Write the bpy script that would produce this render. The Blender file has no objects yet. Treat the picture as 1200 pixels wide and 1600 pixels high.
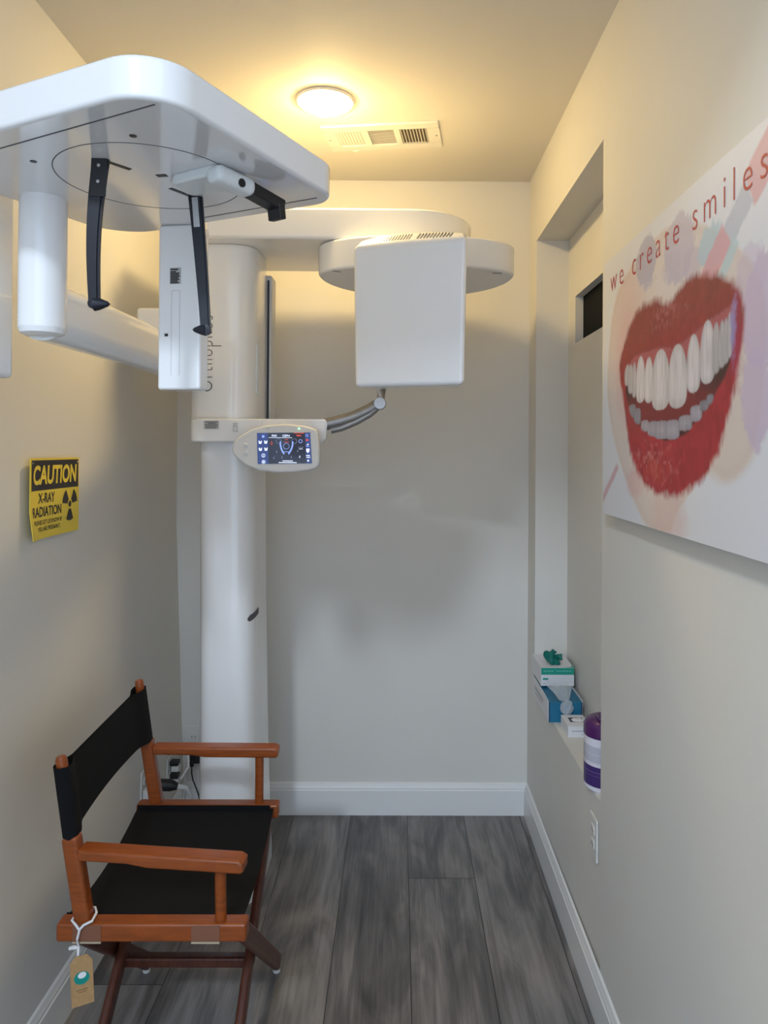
import bpy, bmesh, math, random
import numpy as np
from mathutils import Matrix, Vector, Euler

random.seed(4)
S = bpy.context.scene
COL = S.collection
R = math.radians

# ------------------------------------------------------------------ camera
cam_d = bpy.data.cameras.new('camera')
cam = bpy.data.objects.new('camera', cam_d)
COL.objects.link(cam)
F, YAW, PITCH, ROLL, CH = 1149.7, -.0078, .0066, -.0062, 1.518
cam_d.sensor_fit = 'VERTICAL'
cam_d.sensor_height = 24
cam_d.lens = F / 1600 * 24
cam_d.shift_x = (600 - 631.5) / 1600
cam_d.shift_y = (696.06 - 800) / 1600
cam_d.clip_start = .02
rot = (Matrix.Rotation(YAW, 3, 'Z') @ Matrix.Rotation(PITCH, 3, 'X') @ Matrix.Rotation(ROLL, 3, 'Y')
       @ Matrix.Rotation(R(90), 3, 'X'))
cam.matrix_world = Matrix.Translation((0, 0, CH)) @ rot.to_4x4()
S.camera = cam

# ------------------------------------------------------------------ light and exposure
S.view_settings.view_transform = 'Standard'
S.view_settings.look = 'None'
S.view_settings.gamma = 1
S.view_settings.exposure = .12
LAMP_W = 158.0         # emission strength of the recessed lamp's lens
SKY_W = 2.1           # even cool daylight of the tall open room behind the camera
WIN_W = 66.0          # high window of that room, up to the left
world = bpy.data.worlds.new('World')
S.world = world
world.use_nodes = True
world.node_tree.nodes['Background'].inputs[0].default_value = (.66, .80, 1, 1)
world.node_tree.nodes['Background'].inputs[1].default_value = SKY_W
day = bpy.data.lights.new('high_window_daylight', 'AREA')
day.shape = 'RECTANGLE'
day.size, day.size_y = .28, .28
day.energy = WIN_W
day.color = (.74, .86, 1.0)
dayo = bpy.data.objects.new('high_window_daylight', day)
COL.objects.link(dayo)
dayo.location = (-.98, -2.0, 3.60)
dayo.rotation_euler = (Vector((0.1, 2.2, 1.3)) - dayo.location).to_track_quat('-Z', 'Y').to_euler()

# room numbers
XL, XR, YB, YF, H = -.925, .5465, 3.0837, -.6, 2.65
YN = 1.9696            # near side of the niche
YJ = 2.925             # far side of the niche
XN = .675              # back of the niche
ZS, ZT = .565, 2.358   # niche shelf and niche top


# ------------------------------------------------------------------ materials
def mat(name, col, rough=.5, metal=0, noise=0, nscale=40, bump=0, bscale=200, emit=0, coat=0, trans=0, ior=1.45,
        stretch=None, spec=.5):
    m = bpy.data.materials.new(name)
    m.use_nodes = True
    nt = m.node_tree
    b = nt.nodes['Principled BSDF']
    b.inputs['Base Color'].default_value = (*col, 1)
    b.inputs['Roughness'].default_value = rough
    b.inputs['Metallic'].default_value = metal
    b.inputs['Specular IOR Level'].default_value = spec
    b.inputs['Coat Weight'].default_value = coat
    b.inputs['Coat Roughness'].default_value = .08
    b.inputs['Transmission Weight'].default_value = trans
    b.inputs['IOR'].default_value = ior
    if emit:
        b.inputs['Emission Color'].default_value = (*col, 1)
        b.inputs['Emission Strength'].default_value = emit
    tc = None
    if noise or bump:
        tc = nt.nodes.new('ShaderNodeTexCoord')
        src = tc.outputs['Object']
        if stretch:
            mp = nt.nodes.new('ShaderNodeMapping')
            mp.inputs['Scale'].default_value = stretch
            nt.links.new(src, mp.inputs[0])
            src = mp.outputs[0]
    if noise:
        n = nt.nodes.new('ShaderNodeTexNoise')
        n.inputs['Scale'].default_value = nscale
        n.inputs['Detail'].default_value = 6
        nt.links.new(src, n.inputs['Vector'])
        r = nt.nodes.new('ShaderNodeValToRGB')
        r.color_ramp.elements[0].position = .3
        r.color_ramp.elements[1].position = .7
        r.color_ramp.elements[0].color = (*[c * (1 - noise) for c in col], 1)
        r.color_ramp.elements[1].color = (*[min(1, c * (1 + noise)) for c in col], 1)
        nt.links.new(n.outputs['Fac'], r.inputs[0])
        nt.links.new(r.outputs[0], b.inputs['Base Color'])
    if bump:
        n2 = nt.nodes.new('ShaderNodeTexNoise')
        n2.inputs['Scale'].default_value = bscale
        n2.inputs['Detail'].default_value = 4
        nt.links.new(src, n2.inputs['Vector'])
        bp = nt.nodes.new('ShaderNodeBump')
        bp.inputs['Strength'].default_value = bump
        bp.inputs['Distance'].default_value = .002
        nt.links.new(n2.outputs['Fac'], bp.inputs['Height'])
        nt.links.new(bp.outputs[0], b.inputs['Normal'])
    return m


M = {}
M['wall'] = mat('wall_paint', (.735, .715, .665), .6, noise=.015, nscale=3, bump=.12, bscale=140)
M['ceiling'] = mat('ceiling_paint', (.72, .68, .60), .65, bump=.15, bscale=120)
M['trim'] = mat('trim_paint', (.80, .80, .79), .35)
M['white'] = mat('white_enamel', (.86, .86, .86), .2, coat=.6)
M['gloss'] = mat('glossy_white_enamel', (.77, .77, .775), .12, coat=1)
M['white2'] = mat('white_plastic', (.74, .73, .71), .35)
M['pale'] = mat('pale_grey_plastic', (.72, .75, .75), .3)
M['seam'] = mat('seam_shadow_gap', (.09, .09, .10), .6)
M['dark'] = mat('smoked_black_plastic', (.016, .017, .024), .3, spec=.35)
M['black'] = mat('black_plastic', (.012, .012, .013), .4)
M['greymet'] = mat('grey_metal', (.42, .42, .42), .35, metal=.8)
M['chrome'] = mat('brushed_steel', (.30, .29, .28), .42, metal=.7, noise=.08, nscale=60)
M['ink'] = mat('printed_ink', (.03, .03, .03), .6)
M['sticker'] = mat('grey_sticker', (.46, .46, .45), .5)
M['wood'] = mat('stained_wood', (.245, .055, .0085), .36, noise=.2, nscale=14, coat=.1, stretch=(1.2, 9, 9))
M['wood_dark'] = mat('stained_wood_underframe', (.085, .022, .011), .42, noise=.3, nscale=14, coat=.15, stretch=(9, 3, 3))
M['canvas_black'] = mat('black_canvas', (.0045, .0050, .0065), .9, bump=.5, bscale=900, spec=.25)
M['glide'] = mat('white_nylon', (.7, .7, .7), .4)
M['kraft'] = mat('kraft_card', (.40, .24, .105), .75, noise=.1, nscale=90)
M['string'] = mat('white_string', (.72, .71, .72), .8)
M['green'] = mat('green_ink', (.0, .24, .20), .6)
M['paper'] = mat('white_card', (.76, .76, .78), .55)
M['yellow'] = mat('sign_yellow', (.86, .66, .065), .45)
M['signblack'] = mat('sign_black', (.03, .022, .02), .45)
M['red_text'] = mat('red_print', (.46, .035, .045), .5)
M['glove'] = mat('teal_nitrile', (.0, .16, .13), .42)
M['teal'] = mat('teal_green_print', (.015, .33, .24), .5)
M['blue'] = mat('blue_card', (.012, .16, .29), .5)
M['navy'] = mat('navy_print', (.02, .05, .13), .5)
M['purple'] = mat('purple_plastic', (.075, .012, .105), .32, coat=.2)
M['purple_label'] = mat('purple_label', (.055, .028, .15), .4)
M['label_grey'] = mat('pale_label_print', (.50, .52, .60), .5)
M['red'] = mat('red_plastic', (.25, .015, .03), .4)
M['tissue'] = mat('tissue', (.72, .69, .66), .9)
M['cream'] = mat('outlet_plastic', (.74, .73, .70), .35)
M['cable'] = mat('white_cable', (.7, .7, .68), .45)
M['film'] = mat('clear_plastic', (.78, .82, .85), .12)
M['film'].node_tree.nodes['Principled BSDF'].inputs['Alpha'].default_value = .34
M['glass'] = mat('dark_window_glass', (.002, .002, .002), .5, spec=.05)
M['vent'] = mat('vent_enamel', (.74, .72, .66), .4)
M['lens'] = mat('lamp_lens', (1.0, .72, .31), .4, emit=LAMP_W)
M['screen'] = mat('screen_dark', (.012, .016, .030), .12, emit=1.2)
M['s_side'] = mat('screen_blue', (.02, .035, .12), .2, emit=1.4)
M['s_white'] = mat('screen_white', (.62, .70, .90), .3, emit=1.1)
M['s_blue'] = mat('screen_icon_blue', (.22, .32, .75), .3, emit=1.0)
M['s_red'] = mat('screen_red', (.55, .06, .04), .3, emit=.9)
M['s_dim'] = mat('screen_dim', (.12, .16, .26), .3, emit=1.0)
M['led'] = mat('green_led', (.25, .95, .35), .3, emit=2)
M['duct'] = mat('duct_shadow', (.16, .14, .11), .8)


# ------------------------------------------------------------------ mesh helpers
class MB:
    def __init__(s):
        s.bm = bmesh.new()

    def add(s, t, Mx=None, mi=0):
        if Mx is not None:
            bmesh.ops.transform(t, matrix=Mx, verts=t.verts)
        for f in t.faces:
            f.material_index = mi
        me = bpy.data.meshes.new('tmp')
        t.to_mesh(me)
        t.free()
        s.bm.from_mesh(me)
        bpy.data.meshes.remove(me)
        return s

    def box(s, c, d, rot=None, bev=0, seg=2, mi=0, taper=None):
        t = bmesh.new()
        bmesh.ops.create_cube(t, size=1)
        for v in t.verts:
            v.co = Vector((v.co.x * d[0], v.co.y * d[1], v.co.z * d[2]))
            if taper and v.co.z < 0:
                v.co.x *= taper
                v.co.y *= taper
        if bev:
            bmesh.ops.bevel(t, geom=t.edges[:], offset=bev, segments=seg, profile=.5, affect='EDGES', clamp_overlap=True)
        mx = Matrix.Translation(c)
        if rot is not None:
            mx = mx @ (rot if isinstance(rot, Matrix) else Euler(rot).to_matrix().to_4x4())
        return s.add(t, mx, mi)

    def prism(s, pts, z0, z1, Mx=None, bev=0, seg=3, mi=0, edge='both'):
        t = bmesh.new()
        vs = [t.verts.new((p[0], p[1], z0)) for p in pts]
        f = t.faces.new(vs)
        g = bmesh.ops.extrude_face_region(t, geom=[f])
        for v in g['geom']:
            if isinstance(v, bmesh.types.BMVert):
                v.co.z = z1
        bmesh.ops.recalc_face_normals(t, faces=t.faces[:])
        if bev:
            es = []
            for e in t.edges:
                a, b = e.verts[0].co.z, e.verts[1].co.z
                if abs(a - b) < 1e-7 and (edge == 'both' or (edge == 'top' and abs(a - z1) < 1e-7) or (edge == 'bot' and abs(a - z0) < 1e-7)):
                    es.append(e)
            bmesh.ops.bevel(t, geom=es, offset=bev, segments=seg, profile=.5, affect='EDGES', clamp_overlap=True)
        return s.add(t, Mx, mi)

    def lathe(s, prof, c=(0, 0, 0), n=40, Mx=None, mi=0, cap=True):
        t = bmesh.new()
        rings = []
        for r, z in prof:
            if r < 1e-6:
                rings.append([t.verts.new((0, 0, z))])
            else:
                rings.append([t.verts.new((r * math.cos(2 * math.pi * k / n), r * math.sin(2 * math.pi * k / n), z)) for k in range(n)])
        for a, b in zip(rings, rings[1:]):
            for k in range(n):
                k2 = (k + 1) % n
                if len(a) == 1 and len(b) == 1:
                    continue
                if len(a) == 1:
                    t.faces.new((a[0], b[k2], b[k]))
                elif len(b) == 1:
                    t.faces.new((a[k], a[k2], b[0]))
                else:
                    t.faces.new((a[k], a[k2], b[k2], b[k]))
        if cap:
            for r in (rings[0], rings[-1]):
                if len(r) > 1:
                    t.faces.new(r)
        bmesh.ops.recalc_face_normals(t, faces=t.faces[:])
        mx = Matrix.Translation(c)
        if Mx is not None:
            mx = mx @ Mx
        return s.add(t, mx, mi)

    def tube(s, pts, r, n=12, mi=0, flat=None, cap=True):
        """round bar through points; r may be a list; flat=(wide, thin, axis) for flat straps"""
        t = bmesh.new()
        P = [Vector(p) for p in pts]
        rings = []
        up = Vector((0, 0, 1))
        for i, p in enumerate(P):
            d = (P[min(i + 1, len(P) - 1)] - P[max(i - 1, 0)]).normalized()
            a = d.cross(up)
            if a.length < .05:
                a = d.cross(Vector((0, 1, 0)))
            a.normalize()
            b = a.cross(d).normalized()
            rr = r[i] if isinstance(r, (list, tuple)) else r
            rings.append([t.verts.new(p + a * rr * math.cos(2 * math.pi * k / n) + b * rr * math.sin(2 * math.pi * k / n)) for k in range(n)])
        for a, b in zip(rings, rings[1:]):
            for k in range(n):
                k2 = (k + 1) % n
                t.faces.new((a[k], a[k2], b[k2], b[k]))
        if cap:
            t.faces.new(rings[0])
            t.faces.new(rings[-1])
        bmesh.ops.recalc_face_normals(t, faces=t.faces[:])
        return s.add(t, None, mi)

    def bar(s, a, b, w, h, side=(0, 1, 0), bev=.004, mi=0):
        """rectangular bar from a to b, w along side, h across"""
        a, b = Vector(a), Vector(b)
        d = (b - a)
        L = d.length
        d.normalize()
        sd = Vector(side)
        sd = (sd - d * sd.dot(d)).normalized()
        u = d.cross(sd)
        mx = Matrix((d, sd, u)).transposed().to_4x4()
        return s.box((a + b) / 2, (L, w, h), mx, bev, 3, mi)

    def build(s, name, m, parent=None, auto=38):
        return obj(name, s.bm, m, parent, auto)


LOC = {}


def obj(name, bm, mats, parent=None, auto=38):
    me = bpy.data.meshes.new(name)
    if parent is not None:
        bmesh.ops.translate(bm, vec=-LOC[parent.name], verts=bm.verts)
    for f in bm.faces:
        f.smooth = True
    lim = R(auto)
    for e in bm.edges:
        if len(e.link_faces) == 2:
            e.smooth = e.calc_face_angle(0) < lim
    bm.to_mesh(me)
    bm.free()
    for m in (mats if isinstance(mats, (list, tuple)) else [mats]):
        me.materials.append(M[m] if isinstance(m, str) else m)
    o = bpy.data.objects.new(name, me)
    COL.objects.link(o)
    wn = o.modifiers.new('weighted_normals', 'WEIGHTED_NORMAL')
    wn.keep_sharp = True
    if parent is not None:
        o.parent = parent
        LOC[o.name] = LOC[parent.name]
    else:
        LOC[o.name] = Vector((0, 0, 0))
    return o


def tag(o, label, cat, group=None):
    o['label'] = label
    o['category'] = cat
    if group:
        o['group'] = group
    return o


def thing(name, label, cat, loc):
    o = bpy.data.objects.new(name, None)
    o.empty_display_size = .05
    COL.objects.link(o)
    o.location = loc
    LOC[o.name] = Vector(loc)
    return tag(o, label, cat)


def solo(name, mb, mats, label, cat, loc):
    """a thing made of one mesh, its origin at its base"""
    bmesh.ops.translate(mb.bm, vec=-Vector(loc), verts=mb.bm.verts)
    o = obj(name, mb.bm, mats)
    o.location = loc
    LOC[o.name] = Vector(loc)
    return tag(o, label, cat)


def struct(name, mb, mats, parent=None):
    o = mb.build(name, mats, parent)
    if parent is None:
        o['kind'] = 'structure'
    return o


def rrect(w, h, r, n=8):
    """rounded rectangle outline, r: one radius or four (++, -+, --, +-)"""
    rs = r if isinstance(r, (tuple, list)) else (r,) * 4
    pts = []
    for q, (sx, sy) in enumerate(((1, 1), (-1, 1), (-1, -1), (1, -1))):
        cx, cy = sx * (w / 2 - rs[q]), sy * (h / 2 - rs[q])
        for k in range(n + 1):
            a = q * math.pi / 2 + k / n * math.pi / 2
            pts.append((cx + rs[q] * math.cos(a), cy + rs[q] * math.sin(a)))
    return pts


def text_bm(body, size, Mx, xs=1.0, off=0.0, ext=.0004, shear=0, space=1.0, align='LEFT'):
    cu = bpy.data.curves.new('txt', 'FONT')
    cu.body = body
    cu.size = size
    cu.offset = off
    cu.extrude = ext
    cu.shear = shear
    cu.space_character = space
    cu.align_x = align
    cu.resolution_u = 4
    o = bpy.data.objects.new('txt', cu)
    COL.objects.link(o)
    dg = bpy.context.evaluated_depsgraph_get()
    me = bpy.data.meshes.new_from_object(o.evaluated_get(dg))
    bm = bmesh.new()
    bm.from_mesh(me)
    bpy.data.objects.remove(o)
    bpy.data.curves.remove(cu)
    bpy.data.meshes.remove(me)
    bmesh.ops.transform(bm, matrix=Mx @ Matrix.Diagonal((xs, 1, 1, 1)), verts=bm.verts)
    return bm


def fit_text(body, Mx, x0, x1, z0, z1, **k):
    """text stretched to fill the box x0..x1, z0..z1 of the local frame Mx"""
    bm = text_bm(body, 1, Matrix.Identity(4), ext=0, **k)
    xs = [v.co.x for v in bm.verts]
    ys = [v.co.y for v in bm.verts]
    sx = (x1 - x0) / (max(xs) - min(xs))
    sy = (z1 - z0) / (max(ys) - min(ys))
    mx0, my0 = min(xs), min(ys)
    for v in bm.verts:
        v.co = Vector((x0 + (v.co.x - mx0) * sx, z0 + (v.co.y - my0) * sy, v.co.z * .0))
    bmesh.ops.transform(bm, matrix=Mx, verts=bm.verts)
    return bm


def frame(o, x, y):
    """4x4 from an origin and in-plane axes x, y (z = x cross y)"""
    x = Vector(x).normalized()
    y = Vector(y).normalized()
    z = x.cross(y)
    m = Matrix((x, y, z)).transposed().to_4x4()
    return Matrix.Translation(o) @ m


# ================================================================== THE ROOM
# floor: grey wood-look planks running away from the camera
def floor_material():
    m = bpy.data.materials.new('vinyl_planks')
    m.use_nodes = True
    nt = m.node_tree
    L = nt.links
    b = nt.nodes['Principled BSDF']
    at = nt.nodes.new('ShaderNodeAttribute')
    at.attribute_name = 'plank'
    tc = nt.nodes.new('ShaderNodeTexCoord')
    off = nt.nodes.new('ShaderNodeVectorMath')
    off.operation = 'MULTIPLY_ADD'
    L.new(at.outputs['Color'], off.inputs[0])
    off.inputs[1].default_value = (13, 17, 11)
    L.new(tc.outputs['Object'], off.inputs[2])

    def noise(scale, detail, dist=0.0):
        mp = nt.nodes.new('ShaderNodeMapping')
        mp.inputs['Scale'].default_value = scale
        L.new(off.outputs[0], mp.inputs[0])
        n = nt.nodes.new('ShaderNodeTexNoise')
        n.inputs['Scale'].default_value = 1
        n.inputs['Detail'].default_value = detail
        n.inputs['Distortion'].default_value = dist
        L.new(mp.outputs[0], n.inputs['Vector'])
        return n.outputs['Fac']
    big = noise((9, 1.9, 1), 5, 1.6)
    grain = noise((150, 5, 1), 5, .3)
    mid = noise((38, 2.2, 1), 5, 1.2)

    def mix(a, bb, t):
        n = nt.nodes.new('ShaderNodeMath')
        n.operation = 'MULTIPLY_ADD'
        L.new(a, n.inputs[0])
        n.inputs[1].default_value = t
        if isinstance(bb, float):
            n.inputs[2].default_value = bb
        else:
            L.new(bb, n.inputs[2])
        return n.outputs[0]
    v = mix(grain, mix(mid, mix(big, -.36, .95), .52), .26)
    sep = nt.nodes.new('ShaderNodeSeparateColor')
    L.new(at.outputs['Color'], sep.inputs[0])
    v = mix(sep.outputs[0], v, .22)
    r = nt.nodes.new('ShaderNodeValToRGB')
    e = r.color_ramp.elements
    e[0].position, e[0].color = .22, (.040, .038, .041, 1)
    e[1].position, e[1].color = .88, (.275, .252, .240, 1)
    x = e.new(.55)
    x.color = (.122, .114, .112, 1)
    L.new(v, r.inputs[0])
    L.new(r.outputs[0], b.inputs['Base Color'])
    b.inputs['Roughness'].default_value = .42
    bp = nt.nodes.new('ShaderNodeBump')
    bp.inputs['Strength'].default_value = .12
    bp.inputs['Distance'].default_value = .002
    L.new(grain, bp.inputs['Height'])
    L.new(bp.outputs[0], b.inputs['Normal'])
    return m


def build_floor():
    bm = bmesh.new()
    lay = bm.faces.layers.float_color.new('plank') if hasattr(bm.faces.layers, 'float_color') else None
    vs, fs, cols = [], [], []
    x0, w, g = .0455, .2345, .0011
    x = x0 - w * 5
    joints = {0: [2.62, 1.40, .18], 1: [1.955, .73], 2: [2.9, 1.68, .46], -1: [1.72, .58], -2: [1.5, .3], -3: [1.6, .4]}
    i = -5
    planks = []
    while x < .80:
        ys = [YB + .05] + joints.get(i, [2.1, .9]) + [-.4, -2.2]
        for a, b2 in zip(ys, ys[1:]):
            planks.append((x + g, x + w - g, b2 + g, a - g))
        x += w
        i += 1
    for (xa, xb, ya, yb) in planks:
        k = len(vs)
        vs += [(xa, ya, 0), (xb, ya, 0), (xb, yb, 0), (xa, yb, 0)]
        fs.append((k, k + 1, k + 2, k + 3))
        cols.append((random.random(), random.random(), random.random(), 1))
    k = len(vs)
    vs += [(-1.2, -2.2, -.0015), (.95, -2.2, -.0015), (.95, YB + .05, -.0015), (-1.2, YB + .05, -.0015)]
    fs.append((k, k + 1, k + 2, k + 3))
    cols.append((0, 0, 0, 1))
    vs += [(p[0], p[1], -.12) for p in vs[k:k + 4]]
    for a in range(4):
        b2 = (a + 1) % 4
        fs.append((k + a, k + 4 + a, k + 4 + b2, k + b2))
        cols.append((0, 0, 0, 1))
    bm.free()
    me = bpy.data.meshes.new('floor')
    me.from_pydata(vs, [], fs)
    at = me.attributes.new('plank', 'FLOAT_COLOR', 'CORNER')
    li = 0
    for p, c in zip(me.polygons, cols):
        for _ in p.loop_indices:
            at.data[li].color = c
            li += 1
        p.material_index = 0 if p.index < len(planks) else 1
    me.materials.append(floor_material())
    me.materials.append(M['black'])
    o = bpy.data.objects.new('floor', me)
    COL.objects.link(o)
    o['kind'] = 'structure'


build_floor()
T = .12
b = MB()
b.box(((XL + XR) / 2, (.0 + YB + T) / 2, H + T / 2), (XR - XL + 2 * T + .4, YB + T, T))     # ends where the tall room begins
struct('ceiling', b, 'ceiling')
b = MB()
def xl(z):
    """face of the left wall, slightly out of plumb near the floor"""
    return XL + .042 * max(0, 1 - z / 1.2)
lm = frame((0, YF - T, 0), (1, 0, 0), (0, 0, 1))
b.prism([(XL - T, 0), (xl(0), 0), (xl(.4), .4), (xl(.8), .8), (XL, 1.2), (XL, H), (XL - T, H)], -(YB - YF + 2 * T), 0, lm)
struct('wall_left', b, 'wall')
b = MB()
b.box(((XL + XR) / 2 + .1, YB + T / 2, H / 2), (XR - XL + .2, T, H))
struct('wall_back', b, 'wall')
# right wall with the niche cut into it
b = MB()
TW = .30
SLY0, SLY1, SLZ0, SLZ1 = 2.10, 2.81, 1.932, 2.112     # dark glazed slot in the niche's back
def rb(x0, x1, y0, y1, z0, z1, bev=0):
    b.box(((x0 + x1) / 2, (y0 + y1) / 2, (z0 + z1) / 2), (x1 - x0, y1 - y0, z1 - z0), None, bev)
rb(XR, XR + TW, YF - T, YN, 0, H)
rb(XR, XR + TW, YJ, YB, 0, H)
rb(XR, XR + TW, YN, YJ, ZT, H)
b.prism([(XR + .009, YN), (XR + TW, YN), (XR + TW, YJ), (XR, YJ)], 0, ZS)
rb(XN, XR + TW, YN, SLY0, ZS, ZT)
rb(XN, XR + TW, SLY1, YJ, ZS, ZT)
rb(XN, XR + TW, SLY0, SLY1, ZS, SLZ0)
rb(XN, XR + TW, SLY0, SLY1, SLZ1, ZT)
struct('wall_right', b, 'wall')
w1 = MB()
w1.box((XN + .034, (SLY0 + SLY1) / 2, (SLZ0 + SLZ1) / 2), (.008, SLY1 - SLY0, SLZ1 - SLZ0))
struct('window_1', w1, 'glass')

def baseboard(name, a, c, nrm):
    """moulded skirting from a to c, profile sticking out along nrm"""
    prof = [(0, 0), (.015, 0), (.015, .102), (.012, .106), (.012, .112), (.009, .118), (.006, .128), (0, .132)]
    t = bmesh.new()
    n = Vector(nrm)
    ends = []
    for p in (Vector(a), Vector(c)):
        ends.append([t.verts.new(p + n * q[0] + Vector((0, 0, q[1]))) for q in prof])
    for k in range(len(prof)):
        k2 = (k + 1) % len(prof)
        t.faces.new((ends[0][k], ends[0][k2], ends[1][k2], ends[1][k]))
    t.faces.new(ends[0])
    t.faces.new(ends[1])
    bmesh.ops.recalc_face_normals(t, faces=t.faces[:])
    m = MB()
    m.add(t)
    o = m.build(name, 'trim', None, 20)
    o['kind'] = 'structure'


baseboard('baseboard_back', (XL, YB, 0), (XR, YB, 0), (0, -1, 0))
baseboard('baseboard_left', (xl(0) - .004, YF, 0), (xl(0) - .004, YB - .015, 0), (1, 0, 0))
baseboard('baseboard_right', (XR, YF, 0), (XR, YB - .015, 0), (-1, 0, 0))

# ================================================================== CEILING LIGHT AND VENT
LX, LY = -.244, 2.379
t = thing('ceiling_light', 'round recessed ceiling light glowing warm white beside the air vent', 'light', (LX, LY, H))
b = MB()
b.lathe([(.079, 0), (.094, 0), (.096, -.004), (.090, -.009), (.080, -.007), (.079, 0)], (LX, LY, H), 56, cap=False)
b.build('trim_ring', 'vent', t)
b = MB()
b.lathe([(.079, -.001), (.078, -.008), (.070, -.020), (.052, -.031), (.028, -.037), (0, -.039)], (LX, LY, H), 48, cap=False)
b.build('lens', 'lens', t)

VC = Vector((-.063, 2.642, H))
vrot = Matrix.Rotation(R(-7.5), 4, 'Z')
VM = Matrix.Translation(VC) @ vrot
t = thing('air_vent', 'white rectangular ceiling air register with three sets of louvers', 'vent', VC)
b = MB()
VW, VD = .415, .208
def vb(m, c, d, rot=None, bev=0, mi=0):
    mm = VM @ Matrix.Translation(c)
    if rot:
        mm = mm @ Euler(rot).to_matrix().to_4x4()
    tt = bmesh.new()
    bmesh.ops.create_cube(tt, size=1)
    for v in tt.verts:
        v.co = Vector((v.co.x * d[0], v.co.y * d[1], v.co.z * d[2]))
    if bev:
        bmesh.ops.bevel(tt, geom=tt.edges[:], offset=bev, segments=2, affect='EDGES', clamp_overlap=True)
    m.add(tt, mm, mi)
# frame: border bars and two dividers
vb(b, (0, VD / 2 - .022, -.004), (VW, .044, .008), None, .002)
vb(b, (0, -VD / 2 + .022, -.004), (VW, .044, .008), None, .002)
vb(b, (-VW / 2 + .0225, 0, -.004), (.045, VD - .088, .008))
vb(b, (VW / 2 - .0225, 0, -.004), (.045, VD - .088, .008))
vb(b, (-.056, 0, -.004), (.020, VD - .088, .008))
vb(b, (.056, 0, -.004), (.020, VD - .088, .008))
b.build('frame', 'vent', t)
b = MB()
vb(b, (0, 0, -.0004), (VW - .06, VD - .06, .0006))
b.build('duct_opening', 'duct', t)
for x0, kind in ((-.114, 'v'), (0, 'h'), (.114, 'v')):
    b = MB()
    if kind == 'v':
        for k in range(9):
            vb(b, (x0 - .044 + k * .011, 0, -.004), (.0092 if x0 < 0 else .0105, VD - .088, .0012), (0, R(-6 if x0 < 0 else 62), 0))
    else:
        for k in range(13):
            vb(b, (x0, -.056 + k * .0093, -.004), (.092, .0046, .0012), (R(12), 0, 0))
    b.build('louver_set', 'vent', t)
b = MB()
b.prism([(-.012, 0), (.012, 0), (0, .024)], -.010, -.001, VM @ Matrix.Translation((-.118, VD / 2 - .004, 0)), .001)
b.build('damper_tab', 'vent', t)
for sx in (-1, 1):
    b = MB()
    b.lathe([(.0045, -.008), (.0040, -.0095), (0, -.010)], (0, 0, 0), 12, Mx=VM @ Matrix.Translation((sx * (VW / 2 - .014), 0, 0)))
    b.build('screw_head', 'greymet', t)

# ================================================================== X-RAY MACHINE
mach = thing('dental_xray_machine', 'tall white panoramic dental x-ray unit with overhead arm and wide head-positioning hood', 'x-ray machine', (-.56, 2.58, 0))


def hull(cx, w, yf, yc, yb, n=28):
    """plan: half-ellipse front from yf to yc, straight back to yb"""
    E_ = .62
    pts = [(cx + w / 2 * math.copysign(abs(math.cos(a)) ** E_, math.cos(a)), yc - (yc - yf) * math.sin(a) ** E_) for a in [math.pi - k / n * math.pi for k in range(n + 1)]]
    pts = pts + [(cx + w / 2, yb - .02), (cx + w / 2 - .02, yb), (cx - w / 2 + .02, yb), (cx - w / 2, yb - .02)]
    return pts


# column with a gently flared foot
CX = -.590
t0 = bmesh.new()
rings = []
for z, s in ((0.0, 1.135), (.04, 1.13), (.16, 1.105), (.34, 1.06), (.62, 1.02), (1.0, 1.0), (1.7, .99)):
    rings.append([t0.verts.new((CX + .020 * max(0, 1 - z / 1.6) + (p[0] - CX) * s, 2.60 + (p[1] - 2.60) * s, z)) for p in hull(CX, .190, 2.47, 2.585, 2.76)])
for ra, rb_ in zip(rings, rings[1:]):
    n = len(ra)
    for k in range(n):
        t0.faces.new((ra[k], ra[(k + 1) % n], rb_[(k + 1) % n], rb_[k]))
t0.faces.new(rings[0])
t0.faces.new(rings[-1])
bmesh.ops.recalc_face_normals(t0, faces=t0.faces[:])
b = MB()
b.add(t0)
column = b.build('column', 'white', mach)
# dark finger slot wrapped round the column's right front
def on_hull(cx, w, yf, yc, a, out=0.0):
    return Vector((cx + (w / 2 + out) * math.copysign(abs(math.cos(a)) ** .62, math.cos(a)), yc - (yc - yf + out) * abs(math.sin(a)) ** .62, 0))
t0 = bmesh.new()
lo, hi = [], []
N = 14
for k in range(N + 1):
    q = k / N
    a = R(46) - q * R(46)
    p = on_hull(CX + .008, .190, 2.47, 2.585, a, .0012)
    zc = .944 + .012 * q
    hh = .011 * min(1, .35 + 4 * q)
    lo.append(t0.verts.new(p + Vector((0, 0, zc - hh))))
    hi.append(t0.verts.new(p + Vector((0, 0, zc + hh))))
for k in range(N):
    t0.faces.new((lo[k], lo[k + 1], hi[k + 1], hi[k]))
b = MB()
b.add(t0)
b.build('finger_slot', 'seam', column)

# carriage: the wider sliding part above the console
GX, GW, GYF, GYC, GYB = -.594, .232, 2.435, 2.575, 2.66
ZSL0, ZSL1 = 2.198, 2.300
b = MB()
b.prism(hull(GX, GW, GYF, GYC, GYB), 1.60, ZSL0, None, .004, 2)
carriage = b.build('carriage', 'white', mach)
b = MB()
b.box((-.478, 2.715, 1.87), (.030, .09, .56), None, .006)
b.build('rear_rail', 'white2', mach)
b = MB()
b.box((-.474, 2.668, 1.88), (.006, .012, .50))
b.build('rail_gap', 'black', mach)
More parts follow.
